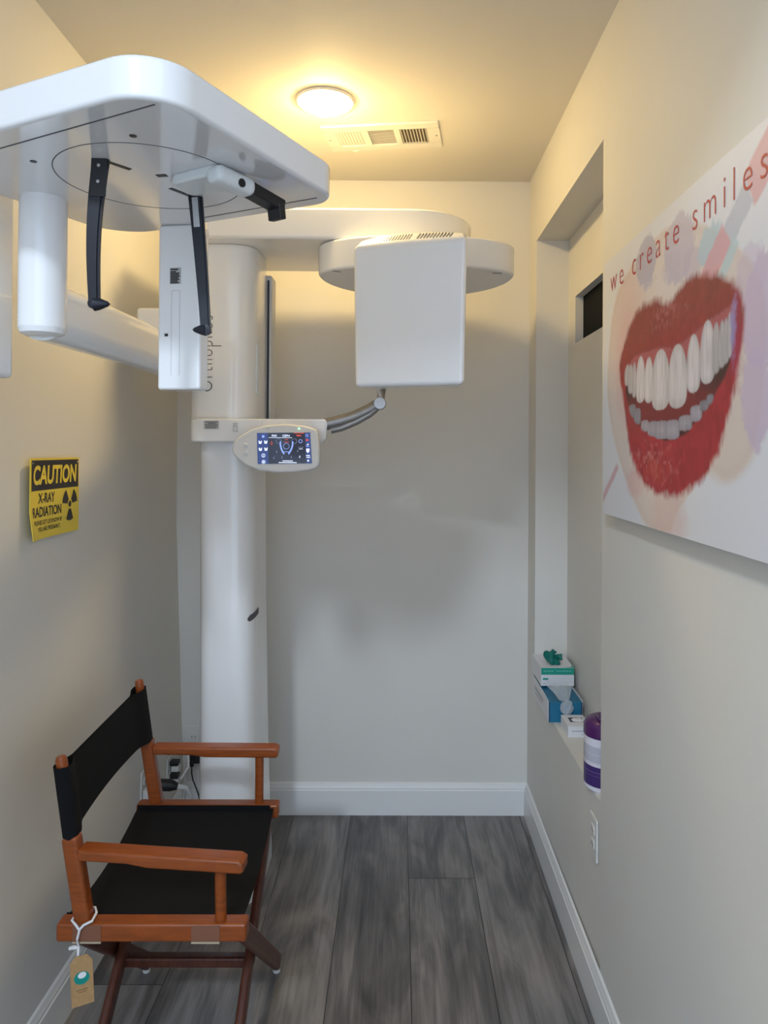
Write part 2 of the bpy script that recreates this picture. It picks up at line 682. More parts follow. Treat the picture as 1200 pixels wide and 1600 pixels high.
# side grip with a small dark catch
GA = R(20)
p = on_hull(GX, GW, GYF, GYC, GA, .002)
b = MB()
gz = Matrix.Translation((p.x, p.y, 1.80)) @ Matrix.Rotation(-GA + R(0), 4, 'Z')
tt = bmesh.new()
b.prism(rrect(.17, .016, .007), -.003, .004, frame((p.x, p.y, 1.79), (0, 0, 1), (math.sin(GA), math.cos(GA), 0)), .0015)
side = b.build('side_grip', 'pale', carriage)
b = MB()
b.prism(rrect(.024, .013, .002), .003, .008, frame((p.x, p.y, 1.865), (0, 0, 1), (math.sin(GA), math.cos(GA), 0)), .001)
b.build('catch', 'black', carriage)
# vertical lettering bent onto the curved front
bm = fit_text('Orthophos', Matrix.Identity(4), 0, .250, -.009, .032, off=-.02, space=1.15)
for v in bm.verts:
    s_, u_ = v.co.x, v.co.y
    a = R(93.4) + R(14.2) * u_ / .032
    q = on_hull(GX, GW, GYF, GYC, a, .0008)
    v.co = Vector((q.x, q.y, 1.709 + s_))
b = MB()
b.add(bm)
lett = b.build('lettering', 'ink', carriage)

# console beam across the column front
b = MB()
out = rrect(.456, .20, (.02, .05, .06, .02))
b.prism(rrect(.262, .23, (.02, .02, .06, .03)), 1.541, 1.618, Matrix.Translation((-.560, 2.515, 0)), .006)
t0 = bmesh.new()
sh = [(-.45, 1.541), (-.252, 1.541), (-.238, 1.556), (-.234, 1.600), (-.236, 1.612), (-.242, 1.618), (-.45, 1.618)]
fa = [t0.verts.new((x, 2.402, z)) for x, z in sh]
fb = [t0.verts.new((x, 2.475, z)) for x, z in sh]
t0.faces.new(fa)
t0.faces.new(fb)
for k in range(len(sh)):
    t0.faces.new((fa[k], fa[(k + 1) % len(sh)], fb[(k + 1) % len(sh)], fb[k]))
bmesh.ops.recalc_face_normals(t0, faces=t0.faces[:])
bmesh.ops.bevel(t0, geom=[e for e in t0.edges if abs(e.verts[0].co.y - e.verts[1].co.y) < 1e-6], offset=.005, segments=3, affect='EDGES')
b.add(t0)
console = b.build('console_beam', 'white', mach)
b = MB()
b.box((-.609, 2.3985, 1.597), (.048, .0012, .027))
for k, (w, dx) in enumerate(((.040, 0), (.026, .002), (.040, 0), (.038, .001), (.034, -.002))):
    b.box((-.609 + dx, 2.3976, 1.6065 - k * .0047), (w, .0006, .0018), mi=1)
b.build('rating_label', ['sticker', 'ink'], console)
b = MB()
b.box((-.531, 2.398, 1.590), (.014, .004, .030), None, .001, mi=1)
b.box((-.531, 2.3955, 1.584), (.010, .004, .016), (R(8), 0, 0), .001)
b.box((-.531, 2.3955, 1.597), (.010, .003, .009), (R(-6), 0, 0), .001, mi=1)
b.build('rocker_switch', ['white2', 'greymet'], console)

# touch panel (outline and screen measured at its own depth)
PY = 2.30
def px2(x, y, d=PY):        # metres across and up at the panel's depth
    return ((x - 622.3) / 500., CH + (703.5 - y) / 500.)
pts = [(362, 702), (365, 692), (373.5, 683), (393, 671), (416, 664.8), (444, 662.7), (472.6, 665), (487, 668.6), (494.5, 672), (497, 680),
       (499, 700), (499.5, 720), (498, 728), (493, 732.5), (484, 735.4), (461, 738.6), (433, 739.6), (404.6, 736.2), (385, 728.5), (370.6, 717.6), (364, 710)]
loc = [px2(*p_) for p_ in pts]
PM = Matrix(((1, 0, 0, 0), (0, 0, 1, PY), (0, 1, 0, 0), (0, 0, 0, 1)))      # local (x, z, depth)
cxm = sum(p_[0] for p_ in loc) / len(loc)
czm = sum(p_[1] for p_ in loc) / len(loc)
tilt = Matrix.Translation((cxm, PY, czm)) @ Matrix.Rotation(R(-5), 4, 'X') @ Matrix.Translation((-cxm, -PY, -czm))
b = MB()
b.prism(loc, 0, .034, tilt @ PM, .007, 3)
panel = b.build('touch_panel', 'white2', mach)
b = MB()
b.box((-.385, 2.37, 1.56), (.10, .08, .05), None, .008)
b.build('panel_bracket', 'white2', mach)
def P2(x, y, dz=0):
    a_, c_ = px2(x, y)
    return (a_, c_)
b = MB()
b.prism([P2(401, 677.8), P2(484.2, 676.4), P2(487.8, 725), P2(403.6, 726.4)], -.0015, .001, tilt @ PM)
screen = b.build('screen', 'screen', panel)
ui = MB()
ZU = -.0021
def uip(poly, mi, z=ZU):
    ui.prism([P2(*q) for q in poly], z, z + .0004, tilt @ PM, mi=mi)
def uid(x, y, r, mi, n=10, ry=None):
    uip([(x + r * math.cos(2 * math.pi * k / n), y + (ry or r) * math.sin(2 * math.pi * k / n)) for k in range(n)], mi)
def uir(x, y, r, mi, w=.7):
    n = 18
    for k in range(n):
        a0, a1 = 2 * math.pi * k / n, 2 * math.pi * (k + 1) / n
        uip([(x + r * math.cos(a0), y + r * math.sin(a0)), (x + r * math.cos(a1), y + r * math.sin(a1)),
             (x + (r - w) * math.cos(a1), y + (r - w) * math.sin(a1)), (x + (r - w) * math.cos(a0), y + (r - w) * math.sin(a0))], mi)
def uib(x0, y0, x1, y1, mi):
    uip([(x0, y0), (x1, y0), (x1, y1), (x0, y1)], mi)
ui2 = MB()
ui2.prism([P2(401.2, 678), P2(418, 677.7), P2(420.4, 726), P2(403.8, 726.2)], -.0018, -.0015, tilt @ PM)
ui2.build('sidebar', 's_side', panel)
ui2 = MB()
ui2.prism([P2(476, 676.8), P2(484, 676.6), P2(487.4, 724.8), P2(479.4, 725)], -.0018, -.0015, tilt @ PM)
ui2.build('sidebar', 's_side', panel)
uib(419.5, 684.6, 456, 685.2, 0)
uib(459, 677, 475, 678, 2)
uib(463, 680.5, 470, 682.5, 2)
for xx, yy in ((406.5, 692.3), (415.2, 692.0), (407.2, 703.3), (415.8, 703.0)):       # four chair icons
    uip([(xx - 2.6, yy - 2.4), (xx - 1.2, yy - 2.4), (xx - .6, yy - .8), (xx + .8, yy - .8), (xx + 1.4, yy - 2.4), (xx + 2.6, yy - 2.4), (xx + 1.9, yy + 2.4), (xx - 1.9, yy + 2.4)], 0)
uid(411, 683.2, 2.2, 1)
uir(412, 713, 3.0, 0)
uib(411.6, 711.5, 412.4, 714.8, 0)
uir(412.6, 723, 3.0, 0)
uid(412.6, 723, 1.4, 0)
uir(479.2, 681.2, 2.1, 1)
uid(479.6, 688.4, 2.4, 2, 10, 1.5)
uip([(478.6, 696.5), (482, 693.5), (482, 696.5)], 0)
uib(478, 698, 483, 698.8, 1)
uip([(478.6, 701.8), (483.6, 701.8), (483.2, 706.5), (481, 708.6), (478.8, 706.5)], 0)
uib(478.4, 712, 484.4, 713.2, 0)
uib(478.8, 714.8, 485, 716, 0)
uid(481.8, 720.6, 1.5, 0)
# dental arch of little teeth around a ring
for k in range(11):
    q = k / 10
    for sgn in (-1, 1):
        uid(447.6 + sgn * (9.6 - 5.6 * q ** 2.2), 692 + 17.5 * q, 1.25, 3 if q < .8 else 1, 8, 1.5)
uir(447.4, 698.3, 4.8, 3, .5)
uib(443, 706.6, 452, 707.4, 1)
uir(435.2, 690.4, 4.2, 4, .5)
uir(459.6, 690.4, 4.2, 4, .5)
uir(469.4, 690.4, 3.0, 1, .8)
uib(445, 687.5, 450, 688.3, 2)
uib(443.5, 691.5, 451.5, 692.3, 2)
for (x_, y_) in ((424.3, 691.5), (424.5, 696)):
    uid(x_, y_, .9, 2)
uib(422, 693.4, 427, 694, 2)
for (x_, y_) in ((432, 707), (464.7, 705.7)):
    uip([(x_, y_ - 2.2), (x_ + 1.6, y_), (x_, y_ + 2.2)], 4)
for (x_, y_) in ((428.3, 717), (441, 716), (455.5, 715.5), (468.6, 715)):
    uib(x_ - .5, y_ - 2, x_ + .5, y_ + 1.6, 4 if x_ < 460 else 0)
uib(466, 699.5, 474, 700.2, 4)
uib(467, 702, 473, 702.7, 0)
for y_, w_ in ((720.7, 8), (723.3, 14)):
    uib(450 - w_ / 1.0, y_, 450 + w_ / 1.0, y_ + 1.1, 0)
for txt, xa, xb in (('PAN', 424.5, 432), ('CEPH', 441, 452.2)):
    fx = fit_text(txt, Matrix.Identity(4), P2(xa, 683.4)[0], P2(xb, 683.4)[0], P2(xa, 683.4)[1], P2(xa, 680.2)[1], off=.02)
    for v in fx.verts:
        v.co.z = -.0023
    ui.add(fx, tilt @ PM, 0)
ui.build('screen_icons', ['s_white', 's_blue', 's_red', 's_blue', 's_dim'], panel)
for x_, y_ in ((383.4, 697.6), (384.4, 710)):
    b = MB()
    b.lathe([(.0078, .001), (.0075, -.002), (.006, -.0035), (0, -.0028)], (0, 0, 0), 20, Mx=tilt @ PM @ Matrix.Translation((*P2(x_, y_), 0)))
    b.lathe([(.0022, -.0026), (.0020, -.0042), (0, -.0044)], (0, 0, 0), 10, Mx=tilt @ PM @ Matrix.Translation((*P2(x_, y_), 0)), mi=1)
    b.build('button', ['pale', 'sticker'], panel)
b = MB()
b.lathe([(.003, .001), (.0025, -.002), (0, -.0025)], (0, 0, 0), 12, Mx=tilt @ PM @ Matrix.Translation((*P2(466.5, 670.6), 0)))
b.build('indicator_light', 'led', panel)
b = MB()
for dx, dy in ((-1.6, -1.2), (1.6, -1.2), (0, 1.6)):
    c_ = P2(418 + dx, 671 + dy)
    b.lathe([(.0022, .001), (.0020, -.0008), (0, -.0009)], (0, 0, 0), 8, Mx=tilt @ PM @ Matrix.Translation((*c_, 0)))
b.build('radiation_mark', 'sticker', panel)

# steel rest bar rising to the right
b = MB()
y_ = 2.43
b.tube([(-.243, y_, 1.602), (-.205, y_, 1.610), (-.150, y_, 1.627), (-.100, y_, 1.650), (-.072, y_, 1.668)], [.020, .0205, .020, .0195, .019], 20)
b.tube([(-.222, y_ - .004, 1.583), (-.19, y_ - .004, 1.590), (-.140, y_ - .004, 1.611), (-.095, y_ - .004, 1.637), (-.075, y_ - .004, 1.655)], .012, 14)
rest = b.build('rest_bar', 'chrome', mach)
b = MB()
b.lathe([(0, -.021), (.019, -.021), (.021, -.018), (.021, .018), (.019, .021), (0, .021)], (-.062, y_, 1.672), 24, Mx=Matrix.Rotation(R(90), 4, 'X'))
b.tube([(-.061, y_, 1.672), (-.057, y_, 1.72), (-.055, y_, 1.90)], .016, 18)
b.build('rest_post', 'greymet', mach)

# overhead arm slab
b = MB()
n = 28
ycn, ryy = 2.59, .222
pts = [(.03 + .22 * math.sin(a), ycn - ryy * math.cos(a)) for a in [k / n * math.pi for k in range(n + 1)]]
pts += [(-.62, ycn + ryy), (-.70, ycn + .14), (-.70, ycn - .14), (-.62, ycn - ryy)]
b.prism(pts, ZSL0, ZSL1, None, .010, 4)
b.build('overhead_arm', 'white', mach)

# rotating disc
DXc, DYc, DR = .056, 2.459, .327
b = MB()
nn = 72
rp = []
for k in range(nn):
    a = 2 * math.pi * k / nn
    rp.append((DXc + DR * math.cos(a), DYc + (DR if math.sin(a) > 0 else .160) * math.sin(a)))
b.prism(rp, 2.0975, 2.1965, None, .009, 3)
rotor = b.build('rotor_disc', 'white', mach)
for a in (R(196), R(-14)):
    b = MB()
    b.box((DXc + .27 * math.cos(a), DYc + .27 * math.sin(a), 2.0970), (.03, .003, .0012), (0, 0, a + R(20)))
    b.build('seam_mark', 'seam', rotor)

# x-ray tube head
pl, pr = Vector((-.1346, 2.092, 0)), Vector((.1825, 1.980, 0))
ax = (pr - pl).normalized()
ay = Vector((-ax.y, ax.x, 0))
HC = (pl + pr) / 2
HM = Matrix.Translation((HC.x, HC.y, 0)) @ Matrix((ax, ay, Vector((0, 0, 1)))).transposed().to_4x4()
hw = (pr - pl).length / 2
hd = .17
t0 = bmesh.new()
def vv(x, y, z):
    return t0.verts.new((x, y, z))
ridge = [(-1, 2.126), (-.52, 2.141), (0, 2.140), (.5, 2.134), (1, 2.1225)]
def tz(x):
    q = x / hw
    for (a, za), (c, zc) in zip(ridge, ridge[1:]):
        if q <= c + 1e-6:
            return za + (zc - za) * (q - a) / (c - a)
    return ridge[-1][1]
zb_ = 1.696
RD = .05
def vpos(x, y, z):
    """sides draw in towards the back"""
    q = x / hw
    return vv(x - y * (.30 if q > 0 else -.02) * abs(q), y, z)
cols_ = []
for q, _z in ridge:
    x = q * hw
    k = .965
    cols_.append([vpos(x * k, .004, zb_), vpos(x, 0, 2.0965), vpos(x, RD, tz(x)), vpos(x, .20, tz(x) - .002), vpos(x * k, .20, zb_ + .01)])
for ca, cb in zip(cols_, cols_[1:]):
    for k in range(5):
        t0.faces.new((ca[k], ca[(k + 1) % 5], cb[(k + 1) % 5], cb[k]))
t0.faces.new(cols_[0])
t0.faces.new(cols_[-1])
bmesh.ops.recalc_face_normals(t0, faces=t0.faces[:])
es = [e for e in t0.edges if e.calc_face_angle(0) > .3]
bmesh.ops.bevel(t0, geom=es, offset=.015, segments=4, profile=.5, affect='EDGES', clamp_overlap=True)
b = MB()
b.add(t0, HM)
head = b.build('tube_head', 'white', mach, 50)
sl_lo = Vector((0, .012, 2.1055))
b = MB()
def slit(x):
    f_ = .50
    dy, dz = RD, tz(x) - 2.0965
    y0, z0 = f_ * dy, 2.0965 + f_ * dz
    ang = math.atan2(dz, dy)
    mm = HM @ Matrix.Translation((x, y0, z0 + .0002)) @ Euler((ang, 0, 0)).to_matrix().to_4x4() @ Matrix.Rotation(R(-4), 4, 'Z')
    tt = bmesh.new()
    bmesh.ops.create_cube(tt, size=1)
    for v in tt.verts:
        v.co = Vector((v.co.x * .0030, v.co.y * .032, v.co.z * .0008))
    b.add(tt, mm)
for k in range(11):
    slit(-.086 + k * .0084)
for k in range(11):
    slit(.022 + k * .0094)
b.build('cooling_slits', 'seam', head)

# side arm: runs forward from a mount on the carriage's left, slightly bent
b = MB()
t0 = bmesh.new()
sec = rrect(.076, .109, .034, 6)
path = [Vector((-.631, 1.305, 1.763)), Vector((-.622, 1.50, 1.763)), Vector((-.612, 1.72, 1.763)), Vector((-.622, 1.95, 1.763)), Vector((-.665, 2.20, 1.763)), Vector((-.725, 2.46, 1.763))]
rings = []
for i, p in enumerate(path):
    d_ = (path[min(i + 1, len(path) - 1)] - path[max(i - 1, 0)]).normalized()
    lx = d_.cross(Vector((0, 0, 1))).normalized()
    rings.append([t0.verts.new(p + lx * q[0] + Vector((0, 0, q[1]))) for q in sec])
for ra, rc in zip(rings, rings[1:]):
    for k in range(len(sec)):
        t0.faces.new((ra[k], ra[(k + 1) % len(sec)], rc[(k + 1) % len(sec)], rc[k]))
t0.faces.new(rings[0])
t0.faces.new(rings[-1])
bmesh.ops.recalc_face_normals(t0, faces=t0.faces[:])
b.add(t0)
b.build('side_arm', 'white', mach)
b = MB()
b.box((-.765, 2.50, 1.895), (.20, .16, .175), None, .012, 3)
b.build('arm_mount', 'white', mach)

# hood
UX = Vector((.9, -.436, 0)).normalized()
UY = Vector((.436, .9, 0)).normalized()
uc, vc = -.9275, .901
HOC = UX * uc + UY * vc
ZH0, ZH1 = 1.958, 2.015
HOM = Matrix.Translation((HOC.x, HOC.y, 0)) @ Matrix((UX, UY, Vector((0, 0, 1)))).transposed().to_4x4()
b = MB()
b.prism(rrect(.527, .453, (.050, .10, .08, .075), 12), ZH0, ZH1, HOM, .007, 4)
hood = b.build('positioning_hood', 'gloss', mach)
def seam(pa, pb, w=.0022):
    m = MB()
    va, vb_ = Vector((*pa, ZH0)), Vector((*pb, ZH0))
    m.bar(va, vb_, w, .0012, bev=0)
    m.build('seam', 'seam', hood)
seam((-.640, 1.110), (-.314, .9395))
seam((-.374, 1.399), (-.145, 1.283))
# turntable ring seam
A_, B_, C_ = (-.544, 1.153), (-.449, 1.342), (-.264, 1.184)
def circ(a, b2, c):
    d = 2 * (a[0] * (b2[1] - c[1]) + b2[0] * (c[1] - a[1]) + c[0] * (a[1] - b2[1]))
    ux = ((a[0] ** 2 + a[1] ** 2) * (b2[1] - c[1]) + (b2[0] ** 2 + b2[1] ** 2) * (c[1] - a[1]) + (c[0] ** 2 + c[1] ** 2) * (a[1] - b2[1])) / d
    uy = ((a[0] ** 2 + a[1] ** 2) * (c[0] - b2[0]) + (b2[0] ** 2 + b2[1] ** 2) * (a[0] - c[0]) + (c[0] ** 2 + c[1] ** 2) * (b2[0] - a[0])) / d
    return ux, uy, math.hypot(a[0] - ux, a[1] - uy)
cx_, cy_, cr_ = circ(A_, B_, C_)
b = MB()
b.lathe([(cr_ - .0008, -.0004), (cr_ + .0008, -.0004), (cr_ + .0008, .0006), (cr_ - .0008, .0006), (cr_ - .0008, -.0004)], (cx_, cy_, ZH0), 96, cap=False)
b.build('turntable_seam', 'seam', hood)
for (x_, y_) in ((-.376, 1.035), (-.563, 1.131)):
    b = MB()
    b.lathe([(.0052, .0010), (.0052, -.0006), (0, -.0006)], (x_, y_, ZH0), 16)
    b.build('screw_hole', 'black', hood)
for pa, pb, w in (((-.455, 1.122), (-.425, 1.160), .008), ((-.388, 1.242), (-.362, 1.284), .008), ((-.392, 1.186), (-.375, 1.183), .010)):
    b = MB()
    b.bar(Vector((*pa, ZH0)), Vector((*pb, ZH0)), w, .0014, bev=0)
    b.build('rod_slot', 'black', hood)


def ear_rod(top, bot, w_top, w_bot, plug_dir, bow, insert):
    """flat smoked blade hanging from the hood, ear plug at its lower end"""
    m = MB()
    n = 12
    top, bot = Vector(top), Vector(bot)
    t1 = bmesh.new()
    rings_ = []
    for k in range(n + 1):
        q = k / n
        p_ = top.lerp(bot, q) + Vector((bow * math.sin(math.pi * q), 0, 0))
        w = w_top + (w_bot - w_top) * q
        rings_.append([t1.verts.new(p_ + Vector((sx * w / 2, sy * .006, 0))) for sx, sy in ((-1, -1), (1, -1), (1, 1), (-1, 1))])
    for r0, r1 in zip(rings_, rings_[1:]):
        for k in range(4):
            t1.faces.new((r0[k], r0[(k + 1) % 4], r1[(k + 1) % 4], r1[k]))
    t1.faces.new(rings_[0])
    t1.faces.new(rings_[-1])
    bmesh.ops.recalc_face_normals(t1, faces=t1.faces[:])
    bmesh.ops.bevel(t1, geom=[e for e in t1.edges if abs(e.verts[0].co.z - e.verts[1].co.z) > .005], offset=.003, segments=2, affect='EDGES')
    m.add(t1)
    m.lathe([(0, -.008), (w_bot / 2, -.007), (w_bot / 2, .007), (0, .008)], bot, 18, Mx=Matrix.Rotation(R(90), 4, 'X'))
    m.lathe([(.011, 0), (.009, .008), (.004, .020), (0, .024)], bot, 16, Mx=Matrix.Rotation(R(90) * plug_dir, 4, 'Y'))
    if insert:
        m.box(top.lerp(bot, .13) + Vector((0, -.0068, 0)), (.011, .002, .052), (0, math.atan2(top.x - bot.x, top.z - bot.z), 0), .0008, mi=1)
        for q in (.05, .22):
            m.lathe([(.0022, 0), (.0022, .001), (0, .0012)], top.lerp(bot, q) + Vector((0, -.0078, 0)), 10, Mx=Matrix.Rotation(R(90), 4, 'X'), mi=1)
    else:
        m.box(top.lerp(bot, .14) + Vector((0.004 * 0, -.0066, 0)), (w_top * .96, .002, .058), (0, math.atan2(top.x - bot.x, top.z - bot.z), 0), .0008, mi=2)
        for q in (.06, .17):
            m.lathe([(.0026, 0), (.0026, .001), (0, .0012)], top.lerp(bot, q) + Vector((0, -.0080, 0)), 10, Mx=Matrix.Rotation(R(90), 4, 'X'), mi=1)
    return m.build('ear_rod', ['dark', 'greymet', 'black'], hood)


ear_rod((-.456, 1.123, ZH0 + .002), (-.4640, 1.123, 1.738), .0255, .0165, 1, -.006, False)
ear_rod((-.357, 1.285, ZH0 + .002), (-.3370, 1.285, 1.726), .0245, .0170, -1, .001, True)
# nose rest: white slide plate, pivot barrel and dark pad
b = MB()
npl = [(-.368, 1.190), (-.361, 1.176), (-.292, 1.136), (-.278, 1.140), (-.258, 1.196), (-.266, 1.208), (-.344, 1.234), (-.356, 1.228)]
b.prism(npl, ZH0 - .016, ZH0 + .001, None, .005, 3)
nd = Vector((.58, .81, -.05)).normalized()
na = Vector((-.297, 1.120, ZH0 - .014))
b.bar(na + nd * .012, na + nd * .092, .036, .028, (-nd.y, nd.x, 0), .011)
nose = b.build('nose_rest', 'pale', hood)
b = MB()
hp = na + nd * .058 + Vector((nd.y, -nd.x, 0)) * .0172 + Vector((0, 0, -.004))
b.lathe([(.0068, 0), (.0068, .002), (0, .002)], hp, 16, Mx=Matrix((Vector((-nd.y, nd.x, 0)).cross(Vector((0, 0, 1))), Vector((0, 0, 1)), Vector((nd.y, -nd.x, 0)))).transposed().to_4x4())
b.bar(na + nd * .086, na + nd * .160 + Vector((0, 0, -.006)), .028, .020, (-nd.y, nd.x, 0), .003)
b.bar(na + nd * .150 + Vector((0, 0, -.004)), na + nd * .154 + Vector((0, 0, -.030)), .030, .014, (-nd.y, nd.x, 0), .002)
b.build('nose_pad', 'black', hood)

# post under the hood's far left corner
b = MB()
b.lathe([(0, 1.713), (.026, 1.715), (.036, 1.720), (.0395, 1.729), (.0395, 1.7285), (.0388, 1.7295), (.0395, 1.7305), (.0395, ZH0), (0, ZH0)], (-.631, 1.305, 0), 40)
b.build('hood_post', 'white', mach)
# image sensor hanging at the far edge
b = MB()
sc = Vector((-.428, 1.462, 0))
rz = R(-9)
b.box((sc.x, sc.y, (1.634 + ZH0) / 2), (.088, .042, ZH0 - 1.634), (0, 0, rz), .006, 3)
sensor = b.build('sensor_panel', 'white', mach)
sf = frame((sc.x + .021 * math.sin(rz), sc.y - .021 * math.cos(rz), 0), (math.cos(rz), math.sin(rz), 0), (0, 0, 1))
b = MB()
def fl(m, x0, x1, z0, z1, d=.0006, mi=0, y=0.0):
    m.prism([(x0, z0), (x1, z0), (x1, z1), (x0, z1)], y, y + d, sf, mi=mi)
fl(b, -.019, .004, 1.841, 1.873, .0006)
for k in range(9):
    w = (.016, .012, .019, .018, .020, .017, .019, .015, .018)[k]
    fl(b, -.0175, -.0175 + w * .98, 1.868 - k * .0031 - (.001 if k else 0), 1.8695 - k * .0031 + (.0015 if k == 0 else 0), .0004, 1, .0006)
b.build('rating_label', ['sticker', 'ink'], sensor)
b = MB()
for x0, x1, z0, z1 in ((-.0155, -.0148, 1.662, 1.828), (.0015, .0022, 1.662, 1.828), (-.0155, .0022, 1.8275, 1.8282)):
    fl(b, x0, x1, z0, z1, .0003)
b.build('slot_outline', 'sticker', sensor)
b = MB()
fl(b, -.029, -.022, 1.7385, 1.744, .0008)
b.build('dark_mark', 'black', sensor)
# collimator at the hood's left end
b = MB()
b.box((-.776, 1.31, (1.645 + 2.005) / 2), (.118, .12, 2.005 - 1.645), (0, 0, R(-8)), .010, 3)
coll = b.build('collimator_panel', 'white', mach)

# ================================================================== DIRECTOR'S CHAIR
YA, YZ = 1.635, 2.175          # near and far side
ch = thing('directors_chair', "folding director's chair in reddish wood with black canvas seat and back", 'chair', (-.54, (YA + YZ) / 2, 0))
def wood(name, fn, m='wood', parent=None):
    q = MB()
    fn(q)
    return q.build(name, m, parent or ch)
for near, y in ((True, YA), (False, YZ)):
    xo = 0 if near else -.018
    zt_ = .482
    # seat rail
    wood('seat_rail', lambda q: q.bar((-.740 + xo, y, zt_ - .021), (-.326 + xo, y, zt_ - .021), .040, .040, bev=.006))
    # rear post (leans back), slightly tapered upper end
    p0, p1, p2 = Vector((-.683 + xo, y, zt_ - .02)), Vector((-.716 + xo, y, .665)), Vector((-.741 + xo, y, .838))
    def post(q):
        q.bar(p0, p1 + (p1 - p0) * .0, .034, .036, bev=.008)
        q.tube([p1, p1.lerp(p2, .5), p2 - (p2 - p1) * .04, p2], [.0125, .0125, .0125, .0095], 16)
    wood('rear_post', post)
    # arm rest, softly sloping to the front
    af = Vector((-.328 + xo, y - (.022 if near else 0), .618 if near else .634))
    ab = Vector((-.694 + xo, y + .004, .626 if near else .634))
    def arm(q):
        d_ = (af - ab)
        L = d_.length
        d_.normalize()
        sd_ = Vector((-d_.y, d_.x, 0)).normalized()
        mx = Matrix((d_, d_.cross(sd_) * -1, sd_)).transposed().to_4x4()
        up_ = mx.to_3x3() @ Vector((0, 1, 0))
        sg = 1 if up_.z > 0 else -1
        prof = [(0, .013), (L - .012, .013), (L, .006), (L, -.012), (L - .006, -.016), (L * .42, -.016), (L * .30, -.010), (0, -.010)]
        q.prism([(a, c * sg) for a, c in prof], -.023, .023, Matrix.Translation(ab) @ mx, .006, 3)
    wood('arm_rest', arm)
    # front post
    fx = -.385 + xo
    wood('front_post', lambda q: q.tube([(fx, y, zt_ - .01), (fx, y - (.012 if near else 0), .618)], .0125, 16))
    if near:
        for x_ in (-.672, -.414):
            q = MB()
            q.box((x_, y - .0205, zt_ - .020), (.062, .002, .034), None, .0006)
            q.box((x_, y - .0205, zt_ - .040), (.062, .004, .004), None, .001, mi=1)
            q.build('rail_patch', [mat('worn_tape', (.20, .080, .045), .5), mat('tape_edge', (.42, .34, .24), .7)], ch)
# canvas seat: sagging sheet wrapped over the rails
t0 = bmesh.new()
nx, ny = 10, 18
grid = []
for j in range(ny + 1):
    q = j / ny
    y = YA - .004 + (YZ - YA + .008) * q
    sag = .030 * math.sin(math.pi * q) ** .8
    xo = -.018 * q
    zed = .478
    grid.append([t0.verts.new((-.735 + xo + .395 * i / nx, y + (.018 if 0 < j < ny else 0) * (1 - 2 * q), zed - sag - .002)) for i in range(nx + 1)])
for j in range(ny):
    for i in range(nx):
        t0.faces.new((grid[j][i], grid[j][i + 1], grid[j + 1][i + 1], grid[j + 1][i]))
bmesh.ops.recalc_face_normals(t0, faces=t0.faces[:])
bmesh.ops.solidify(t0, geom=t0.faces[:], thickness=.003)
b = MB()
b.add(t0)
# flaps wrapped down the inner faces of the rails
b.box((-.542, YA + .0215, .455), (.385, .003, .052), None, .001)
b.box((-.560, YZ - .0215, .455), (.385, .003, .052), None, .001)
b.build('seat', 'canvas_black', ch, 60)
# canvas back: loops round both posts
t0 = bmesh.new()
def bx(z, q):
    xo = -.018 * q
    return -.716 + xo - (z - .665) / .173 * .025
ring_f, ring_b = [], []
NY, NZ = 64, 6
def yy_(q):
    return YA - .0185 + (YZ - YA + .037) * q
F_ = [[None] * (NZ + 1) for _ in range(NY + 1)]
Bk = [[None] * (NZ + 1) for _ in range(NY + 1)]
for j in range(NY + 1):
    q = j / NY
    s_ = min(1, q / .032, (1 - q) / .032)
    mid = max(0, min(1, (q - .055) / .11, (.945 - q) / .11))
    mid = mid * mid * (3 - 2 * mid)
    half = .0172 * math.sqrt(max(0, 1 - (1 - s_) ** 2)) * (1 - mid) + .002 * mid
    for k in range(NZ + 1):
        e = k / NZ
        ztop = .818 - .010 * math.sin(math.pi * q)
        zbot = .662 + .004 * math.sin(math.pi * q)
        z = zbot + (ztop - zbot) * e
        sagx = -.012 * math.sin(math.pi * q)
        F_[j][k] = t0.verts.new((bx(z, q) + half + sagx, yy_(q), z))
        Bk[j][k] = t0.verts.new((bx(z, q) - half + sagx, yy_(q), z))
for j in range(NY):
    for k in range(NZ):
        t0.faces.new((F_[j][k], F_[j + 1][k], F_[j + 1][k + 1], F_[j][k + 1]))
        t0.faces.new((Bk[j][k], Bk[j][k + 1], Bk[j + 1][k + 1], Bk[j + 1][k]))
bmesh.ops.remove_doubles(t0, verts=t0.verts[:], dist=1e-5)
bmesh.ops.recalc_face_normals(t0, faces=t0.faces[:])
b = MB()
b.add(t0)
b.build('backrest', 'canvas_black', ch, 70)
# crossed legs, front pair and rear pair
def leg(x, ya, za, yb_, zb2, th, parent=ch):
    q = MB()
    q.bar((x, ya, za), (x, yb_, zb2), .045, .022, (0, .6, .8), bev=.008)
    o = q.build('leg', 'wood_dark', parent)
    g = MB()
    g.lathe([(0, 0), (.010, 0), (.011, .003), (.010, .010), (0, .010)], (x, yb_ + (.010 if yb_ > ya else -.010) * -1, 0), 16)
    g.build('glide', 'glide', o)
    return o
leg(-.345, YA + .01, .455, YZ - .012, .022, .02)
leg(-.372, YZ - .01, .455, YA + .012, .022, .02)
leg(-.722, YA + .01, .455, YZ - .012, .022, .02)
leg(-.697, YZ - .01, .455, YA + .012, .022, .02)
wood('stretcher', lambda q: q.bar((-.705, 1.905, .205), (-.362, 1.905, .205), .030, .026, bev=.006), 'wood_dark')

